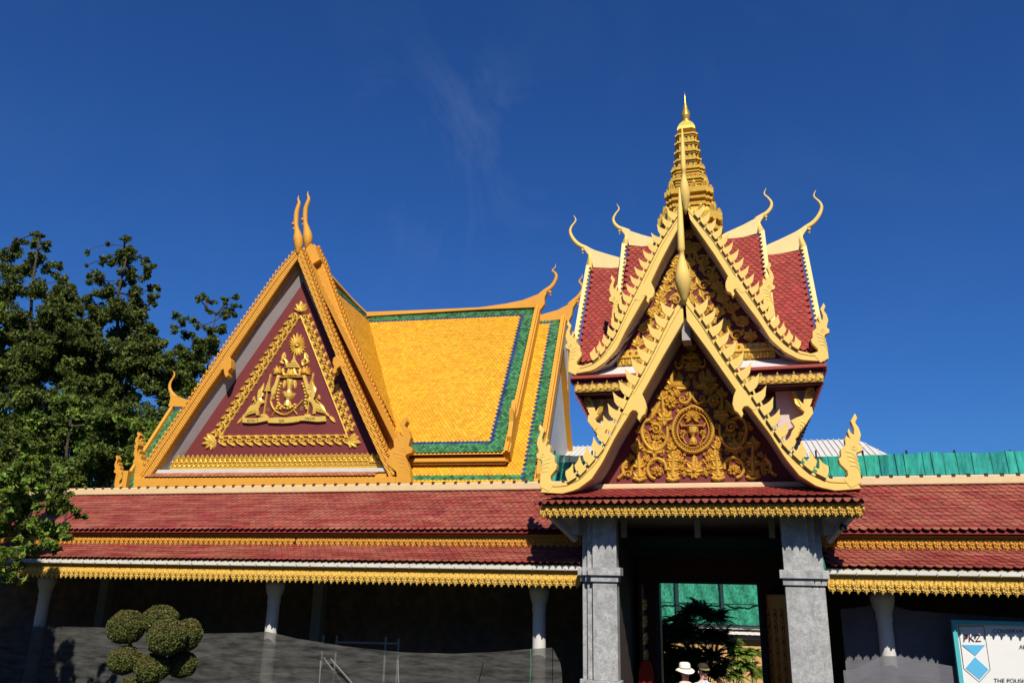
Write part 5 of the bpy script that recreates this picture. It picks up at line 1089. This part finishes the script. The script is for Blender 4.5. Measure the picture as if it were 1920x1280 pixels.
def limb(p, q, r0, r1, bow=.15, n=7):
    p, q = Vector(p), Vector(q); l = (q-p).length; o = Vector((random.uniform(-1, 1), random.uniform(-1, 1), random.uniform(0, .6)))*bow*l
    pts = [p.lerp(q, i/(n-1))+o*math.sin(PI*i/(n-1)) for i in range(n)]; return pts, [r0+(r1-r0)*i/(n-1) for i in range(n)]
def tree(nm, label, base, top, clumps, size, mats, matfn, dens, trunk_r, group=None):
    root = empty(nm, base, label, 'tree', group); base, top = Vector(base), Vector(top)
    pts = []; mi = []; W = MB()
    tp = [base.lerp(top, i/9)+Vector((random.uniform(-.25, .25), random.uniform(-.25, .25), 0))*(1 if 0 < i < 9 else 0) for i in range(10)]
    W.tube(tp, [trunk_r*(1-.85*i/9) for i in range(10)], 9)
    nodes = [(q, .5*trunk_r) for q in tp[3:]]
    axis = lambda c: math.hypot(c.x-(base.x+(top.x-base.x)*min(1, c.z/max(.1, top.z))), c.y-base.y)
    for c, r in sorted(clumps, key=lambda q: axis(Vector(q[0]))):
        c = Vector(c)
        s_, sr = min(nodes, key=lambda q: (q[0]-c).length+1.2*max(0, q[0].z-c.z))
        lp, lr = limb(s_, c, max(.012, min(sr*.7, .07)), max(.009, min(sr*.5, .04)), .1); W.tube(lp, lr, 5); nodes += [(c, lr[-1]*1.4), (lp[3], lr[3])]
        for k in range(3):
            d = Vector(rng.normal(size=3)).normalized()*r*.8; l2, r2 = limb(lp[-2], c+d, .016, .006, .1, 4); W.tube(l2, r2, 4)
        n = int(dens*r*r); sub = max(4, int(4+r*6))
        for k in range(sub):            # each clump is a handful of smaller tufts with gaps between
            d = Vector(rng.normal(size=3)).normalized()*r*random.uniform(.3, 1.0); d.z *= .85
            q = blob(c+d, r*random.uniform(.3, .55), max(8, n//sub)); pts.append(q); mi += [matfn(c.z)]*len(q)
    W.build('trunk', M_BARK, root, smooth=True)
    leaves('crown', np.concatenate(pts), size, mats, root, mi); return root
def clump_px(lst, Y0, dY):
    out = []
    for x, y, r in lst:
        Y = Y0+random.uniform(-dY, dY); p = P(x, y, Y); out.append((p, r*(p-CAM).dot(fwd)/F_PX))
    return out
def fill_px(poly, n, r0, r1):
    out = []; xs = [p[0] for p in poly]; ys = [p[1] for p in poly]
    while len(out) < n:
        x, y = random.uniform(min(xs), max(xs)), random.uniform(min(ys), max(ys)); ins = False
        for (xa, ya), (xb, yb) in zip(poly, poly[1:]+poly[:1]):
            if (ya > y) != (yb > y) and x < xa+(y-ya)*(xb-xa)/(yb-ya): ins = not ins
        if ins: out.append((x, y, random.uniform(r0, r1)))
    return out
TA = [(70, 440, 11), (62, 455, 14), (80, 462, 13), (72, 485, 18), (35, 452, 12), (28, 470, 16), (8, 478, 18), (50, 500, 20), (95, 505, 16), (112, 500, 10), (20, 510, 26), (115, 525, 16), (132, 545, 18), (70, 540, 28), (15, 560, 30), (128, 575, 24), (95, 595, 30), (40, 610, 34), (145, 610, 24), (150, 640, 24), (-30, 560, 40), (-30, 640, 45), (70, 650, 34), (120, 680, 30), (20, 690, 36)]
TB = [(235, 450, 11), (243, 465, 14), (228, 475, 13), (205, 458, 6), (162, 473, 7), (164, 498, 5), (190, 488, 10), (212, 490, 13), (240, 492, 18), (270, 485, 11), (283, 500, 11), (272, 515, 16), (182, 525, 19), (192, 548, 22), (236, 525, 22), (288, 538, 12), (285, 560, 15), (250, 558, 24), (215, 580, 27), (262, 590, 24), (180, 590, 22), (170, 620, 24), (230, 620, 30), (280, 630, 24), (300, 640, 18), (200, 655, 30), (250, 660, 28), (160, 670, 28)]
TC = [(372, 560, 8), (384, 558, 9), (398, 566, 9), (390, 580, 9), (424, 560, 9), (438, 558, 10), (445, 572, 8), (430, 578, 13), (418, 592, 11), (440, 590, 8), (330, 592, 11), (342, 602, 12), (325, 618, 12), (362, 600, 10), (372, 612, 8), (350, 628, 14), (395, 618, 13), (415, 615, 14), (400, 640, 16), (370, 645, 15), (338, 660, 16), (385, 668, 18), (410, 660, 14), (358, 690, 20), (330, 695, 16), (392, 700, 18), (350, 725, 18), (375, 735, 18)]
TA += fill_px([(-60, 640), (150, 620), (160, 900), (-60, 900)], 60, 24, 40); TB += fill_px([(150, 650), (300, 650), (330, 720), (300, 900), (140, 900)], 56, 22, 36)
TB += fill_px([(120, 560), (300, 570), (330, 720), (120, 740)], 34, 14, 26); TC += fill_px([(320, 640), (410, 640), (350, 760), (310, 760)], 26, 12, 20); TA += fill_px([(-40, 500), (130, 540), (150, 700), (-40, 700)], 40, 16, 28)
TD = fill_px([(-40, 760), (90, 730), (200, 760), (300, 800), (270, 920), (-40, 920)], 52, 24, 38)
fA = lambda z: 1 if z > 15.5 else 0
bA, bB, bC, bD = P(70, 900, 23), P(215, 900, 24), P(360, 900, 26), P(130, 900, 19)
tree('dark_tree', 'tall dark olive tree at the far left edge behind the gallery', (bA.x, 23, 0), P(70, 470, 23), clump_px(TA, 23, 2), .19, [M_LEAF_D, M_LEAF_O], fA, 1700, .3, 'big trees behind the left gallery')
tree('dark_tree', 'tall dark olive tree with a ragged peak nearest the hall gable', (bB.x, 24, 0), P(238, 480, 24), clump_px(TB, 24, 2), .19, [M_LEAF_D, M_LEAF_O], fA, 1700, .3, 'big trees behind the left gallery')
tree('dark_tree', 'thin open tree with two sparse tops against the hall roof edge', (bC.x, 26, 0), P(405, 590, 26), clump_px(TC, 26, 1.5), .18, [M_LEAF_D, M_LEAF_O], lambda z: 0, 1500, .22, 'big trees behind the left gallery')
tree('bushy_tree', 'lower bushy green tree filling in beneath the tall left trees', (bD.x, 19, 0), P(130, 800, 19), clump_px(TD, 19, 1.5), .2, [M_LEAF_D, M_LEAF_B], lambda z: 1 if random.random() < .25 else 0, 1500, .3, 'big trees behind the left gallery')
# unseen foliage mass, added behind the viewpoint to block low sky and deepen shade
wp = []
for k in range(260):
    a = random.uniform(-PI*.97, -PI*.03); rr = random.uniform(30, 40); c = (1+rr*1.25*math.cos(a), -6+rr*math.sin(a), random.uniform(1, 13)*(.8+.2*math.sin(a*7)))
    wp.append(blob(c, random.uniform(2.2, 3.6), 230))
tag(leaves('sky_block_foliage', np.concatenate(wp), .75, [M_LEAF_D, M_LEAF_O], None, rng.integers(0, 2, 260*230)), None, None, None, 'stuff')
# the near tree reaching in from the left
NT = [(20, 845, 18), (50, 838, 16), (80, 850, 15), (15, 880, 24), (60, 880, 24), (100, 880, 15), (30, 920, 26), (75, 915, 24), (110, 915, 16), (10, 955, 26), (60, 955, 26), (100, 948, 20), (122, 935, 9), (128, 955, 10), (145, 962, 9), (160, 970, 7), (30, 990, 24), (75, 990, 22), (110, 990, 14), (125, 1005, 10), (50, 1025, 18), (85, 1022, 16), (105, 1030, 9), (15, 1040, 20), (12, 1075, 16), (40, 1090, 7), (-30, 860, 36), (-40, 920, 40), (-40, 990, 40), (-30, 1060, 30), (140, 880, 5), (130, 925, 5)]
NT += fill_px([(-30, 830), (70, 825), (110, 870), (135, 950), (125, 1000), (80, 1030), (20, 1080), (-30, 1080)], 40, 10, 18)
nc = clump_px(NT, -3, .6)
for k in range(70):
    q = Vector((random.uniform(-15.2, -11.4), random.uniform(-3.8, -2.2), random.uniform(4.6, 8.6)))
    if project(q)[0] < -45: nc.append((q, random.uniform(.4, .6)))
for k in range(14): nc.append((Vector((random.uniform(-15.5, -12.2), random.uniform(-3.6, -2.4), random.uniform(2.6, 5))), random.uniform(.4, .6)))
tree('near_tree', 'sunlit leafy bough reaching over the left end of the red gallery', (-13.6, -3.2, 0), (-13.2, -3.2, 6.2), nc, .105, [M_LEAF_B, M_LEAF_D], lambda z: 1 if random.random() < .3 else 0, 8500, .10)
# clipped topiary
tp_ = empty('topiary', (-9.5, -1, 0), 'cloud pruned topiary with clipped green balls in front of the net', 'topiary')
hub = P(300, 1290, -1)
for x, y, rx, ry, dy in ((237, 1175, 35, 30, 0), (300, 1161, 34, 26, .25), (314, 1194, 37, 32, -.3), (352, 1189, 27, 28, .1), (234, 1237, 31, 25, 0), (285, 1252, 31, 26, -.25), (342, 1245, 27, 23, .2), (252, 1290, 28, 22, -.1)):
    p = P(x, y, -1+dy); k = (p-CAM).dot(fwd)/F_PX; r = rx*k*.95; sz = ry/rx*1.04
    core = MB(); core.ball(p, r*.9, 18, 12, (1, 1, sz)); o = core.build('foliage_ball', M_LEAF_T, tp_, smooth=True)
    d = rng.normal(size=(7000, 3)); d /= np.linalg.norm(d, axis=1)[:, None]; bump = 1+.022*np.sin(d[:, :1]*7+x)+.022*np.sin(d[:, 2:]*8+y)+.02*np.sin(d[:, 1:2]*13+x)
    leaves('clipped_leaf_skin', np.array(p)+d*np.array((1, 1, sz))*r*bump*(.95+.07*rng.random((7000, 1))), .032, [M_LEAF_T, M_LEAF_TB], o, ((d[:, 2] > .35) & (rng.random(7000) < .55)).astype(int), asp=.6)['kind'] = 'stuff'
    lp, lr = limb((-9.5+random.uniform(-.1, .1), -1, 1.0), p, .035, .025, .12); b = MB(); b.tube(lp, lr, 6); b.build('branch', M_BARK, tp_, smooth=True)
b = MB(); b.tube([(-9.5, -1, 0), (-9.48, -1, .5), (-9.52, -1, 1.1)], [.09, .075, .06], 8); b.build('trunk', M_BARK, tp_, smooth=True)
# plants seen through the gate
def frond_plant(nm, label, base, heads, m, size, stem_r, n_fr, fl, droop, asp=.18):
    root = empty(nm, base, label, 'plant'); base = Vector(base); S_ = MB(); pts = []; F_ = MB()
    for h in heads:
        h = Vector(h); lp, lr = limb(base, h, stem_r, stem_r*.5, .05); S_.tube(lp, lr, 6)
        for k in range(n_fr):
            a = random.uniform(0, 2*PI); e = random.uniform(-.1, 1.1); d = Vector((math.cos(a)*math.cos(e), math.sin(a)*math.cos(e), math.sin(e)))*fl*random.uniform(.7, 1.1); c = []
            for i in range(9): t = i/8; c.append(h+d*t-Vector((0, 0, droop*fl*t*t)))
            F_.tube(c, [.008*(1-.8*i/8) for i in range(9)], 3)
            for i in range(1, 9):
                side = d.cross(Vector((0, 0, 1))).normalized(); tg = (c[i]-c[i-1]).normalized()
                for s_ in (-1, 1):
                    for u in (0, .5):
                        p = c[i-1].lerp(c[i], u); l = size*(1.1-.08*i); q = p+(side*s_*.8+tg*.6-Vector((0, 0, .25))).normalized()*l; w_ = tg*l*asp*.5
                        F_.add([p-w_*.4, p.lerp(q, .45)-w_, q, p.lerp(q, .45)+w_], [(0, 1, 2, 3)])
    S_.build('stem', M_BARK, root, smooth=True); F_.keep = True; F_.build('fronds', m, root); return root
frond_plant('feathery_tree', 'dark feathery tree standing in the garden beyond the gate', (P(1310, 1280, 10).x, 10, 0), [P(x, y, 10) for x, y in ((1275, 1165), (1300, 1150), (1320, 1148), (1340, 1160), (1255, 1190), (1290, 1190), (1325, 1195), (1350, 1195), (1265, 1230), (1300, 1230), (1335, 1230), (1280, 1265), (1250, 1265), (1245, 1215), (1240, 1240), (1262, 1250), (1285, 1240), (1312, 1255), (1290, 1278), (1330, 1262), (1242, 1180))], M_LEAF_F, .2, .02, 40, .75, .4, .34)
frond_plant('fern_palm', 'sunlit yellow green fern palm at the right side of the gateway', (P(1412, 1280, 11).x, 11, 0), [P(x, y, 11) for x, y in ((1412, 1225), (1405, 1250), (1420, 1262))], M_LEAF_P, .19, .02, 30, .5, .5, .22)
frond_plant('garden_shrub', 'bushy mid green shrub beside the fern palm through the gate', (P(1380, 1280, 10.5).x, 10.5, 0), [P(x, y, 10.5) for x, y in ((1378, 1225), (1365, 1245), (1390, 1245), (1380, 1265), (1352, 1262), (1372, 1210), (1395, 1225))], M_LEAF_B, .15, .02, 34, .42, .4, .4)

# ================================================================== two visitors under the gate
def skin_body(nm, V, E_, mats, parent, lv=2):
    me = bpy.data.meshes.new(nm); me.from_pydata([v[:3] for v in V], E_, []); o = bpy.data.objects.new(nm, me); COL.objects.link(o)
    sk = o.modifiers.new('skin', 'SKIN'); sk.use_smooth_shade = True
    for i, v in enumerate(V):
        r = v[3] if hasattr(v[3], '__len__') else (v[3], v[3]); me.skin_vertices[0].data[i].radius = r
    me.skin_vertices[0].data[0].use_root = True
    ss = o.modifiers.new('sub', 'SUBSURF'); ss.levels = ss.render_levels = lv
    dg = bpy.context.evaluated_depsgraph_get(); m2 = bpy.data.meshes.new_from_object(o.evaluated_get(dg)); bpy.data.objects.remove(o)
    m2.materials.clear(); m2.materials.append(mats); m2.polygons.foreach_set('use_smooth', [True]*len(m2.polygons)); m2.name = nm
    ob = bpy.data.objects.new(nm, m2); COL.objects.link(ob)
    if parent: ob.parent = parent
    return ob
def person(label, px_, py_, Y, rz, shirt, hat, tilt):
    hp_ = P(px_, py_, Y); s_ = hp_.z/1.66
    root = empty('person', (hp_.x, Y, 0), label, 'person', rz=rz, local=True); root.scale = (s_, s_, s_)
    V = [(0, 0, .98, (.13, .10)), (0, 0, 1.15, (.13, .10)), (0, .01, 1.34, (.15, .105)), (0, .01, 1.45, (.10, .07)), (0, .0, 1.52, .052), (0, -.01, 1.575, .062), (0, -.02, 1.64, (.074, .092)), (0, -.01, 1.71, (.076, .094)), (0, .0, 1.77, (.05, .06))]
    E_ = [(i, i+1) for i in range(8)]
    for sg in (1, -1):
        k = len(V); V += [(sg*.17, .01, 1.42, .055), (sg*.235, .02, 1.16, .043), (sg*.17, -.16, 1.0, .032), (sg*.12, -.24, 1.02, .03)]; E_ += [(3, k), (k, k+1), (k+1, k+2), (k+2, k+3)]
        for j, (dx, dz, ln) in enumerate(((-.03, .02, .06), (-.015, .03, .075), (0, .03, .08), (.014, .025, .075), (.026, .015, .06))):
            q = len(V); V += [(sg*.12-sg*.5*dx, -.28, 1.03+dz*.5, .0095), (sg*.12-sg*dx, -.28-ln*.6, 1.02+dz*.2, .008)]; E_ += [(k+3, q), (q, q+1)]
        k = len(V); V += [(sg*.09, 0, .88, .085), (sg*.10, -.01, .5, .058), (sg*.10, .01, .1, .042), (sg*.105, -.12, .04, (.04, .03))]; E_ += [(0, k), (k, k+1), (k+1, k+2), (k+2, k+3)]
    body = skin_body('body', V, E_, M_SKIN, root)
    VS = [(0, 0, .92, (.145, .115)), (0, 0, 1.15, (.145, .115)), (0, .01, 1.34, (.165, .12)), (0, .01, 1.455, (.10, .075)), (0, 0, 1.49, .064)]; ES = [(0, 1), (1, 2), (2, 3), (3, 4)]
    for sg in (1, -1): k = len(VS); VS += [(sg*.175, .01, 1.425, .068), (sg*.235, .02, 1.2, .056)]; ES += [(3, k), (k, k+1)]
    skin_body('shirt', VS, ES, shirt, root)
    VT = [(0, 0, .98, (.14, .11))]; ET = []
    for sg in (1, -1): k = len(VT); VT += [(sg*.09, 0, .86, .1), (sg*.10, -.01, .5, .075), (sg*.10, .01, .1, .062)]; ET += [(0, k), (k, k+1), (k+1, k+2)]
    skin_body('trousers', VT, ET, M_TROUS, root)
    b = MB(); b.prism([(-.012, -.105, 1.66), (.012, -.105, 1.66), (.018, -.098, 1.615), (0, -.133, 1.612), (-.018, -.098, 1.615)], (0, .03, 0)); b.build('nose', M_SKIN, root, bevel=.006)
    b = MB(); b.tube([(-.025, -.098, 1.585), (0, -.104, 1.582), (.025, -.098, 1.585)], .007, 6); b.build('mouth', M_INKR, root)
    for sg in (1, -1):
        b = MB(); b.ball((sg*.078, .005, 1.655), .024, 8, 6, (.4, .8, 1.2)); b.build('ear', M_SKIN, root, smooth=True)
    if hat == 'brim':
        for sg in (1, -1): b = MB(); b.ball((sg*.03, -.09, 1.668), .012, 8, 6); b.build('eye', M_INK, root)
        b = MB(); n = 24; vs = []
        for r, z in ((.09, 1.70), (.125, 1.695), (.155, 1.675), (.172, 1.66), (.168, 1.652), (.12, 1.685), (.088, 1.69)):
            for j in range(n): a = 2*PI*j/n; vs.append((r*math.cos(a)*.94, r*math.sin(a)*1.05-.005, z+(.02*math.cos(2*a) if r > .12 else 0)))
        b.add(vs, [(i*n+j, i*n+(j+1) % n, (i+1)*n+(j+1) % n, (i+1)*n+j) for i in range(6) for j in range(n)]); h = b.build('sun_hat', M_HAT, root, smooth=True)
        b = MB(); b.lathe((0, -.005, 1.69), [(.096, 0), (.098, .04), (.094, .08), (.084, .105), (.06, .118), (.03, .112), (.001, .11)], 24); b.build('crown', M_HAT, h, smooth=True)
        b = MB(); b.lathe((0, -.005, 1.70), [(.0985, 0), (.1, .006), (.1, .018), (.0985, .022)], 24); b.build('hat_band', M_TROUS, h, smooth=True)
    else:
        b = MB(); b.lathe((0, -.01, 1.705), [(.093, 0), (.094, .03), (.085, .065), (.05, .09), (.001, .096)], 20); h = b.build('cap', M_CAP, root, smooth=True)
        b = MB(); b.prism([(.085*math.cos(a), -.06+.085*math.sin(a)*1.5, 1.71-.02*abs(math.sin(a))) for a in np.linspace(PI, 2*PI, 12)], (0, 0, .008)); b.build('peak', M_OLIVE, h)
        b = MB()
        for sg in (1, -1): b.box(sg*.032-.027, sg*.032+.027, -.118, -.098, 1.645, 1.685)
        b.box(-.08, .08, -.105, -.098, 1.672, 1.682); b.build('sunglasses', M_DARK, root, bevel=.006)
        for sg in (1, -1): b = MB(); b.prism([(sg*.005, -.075, 1.5), (sg*.05, -.07, 1.52), (sg*.07, -.085, 1.47), (sg*.03, -.105, 1.44)], (0, .012, .01)); b.build('collar', shirt, root)
    return root
person('person in a navy shirt wearing a cream brimmed sun hat under the gate', 1284, 1258, 2.2, .45, M_NAVY, 'brim', 0)
person('person in a pale blue shirt with dark peaked cap and sunglasses', 1318, 1258, 2.45, .45, M_LBLUE, 'cap', 0)
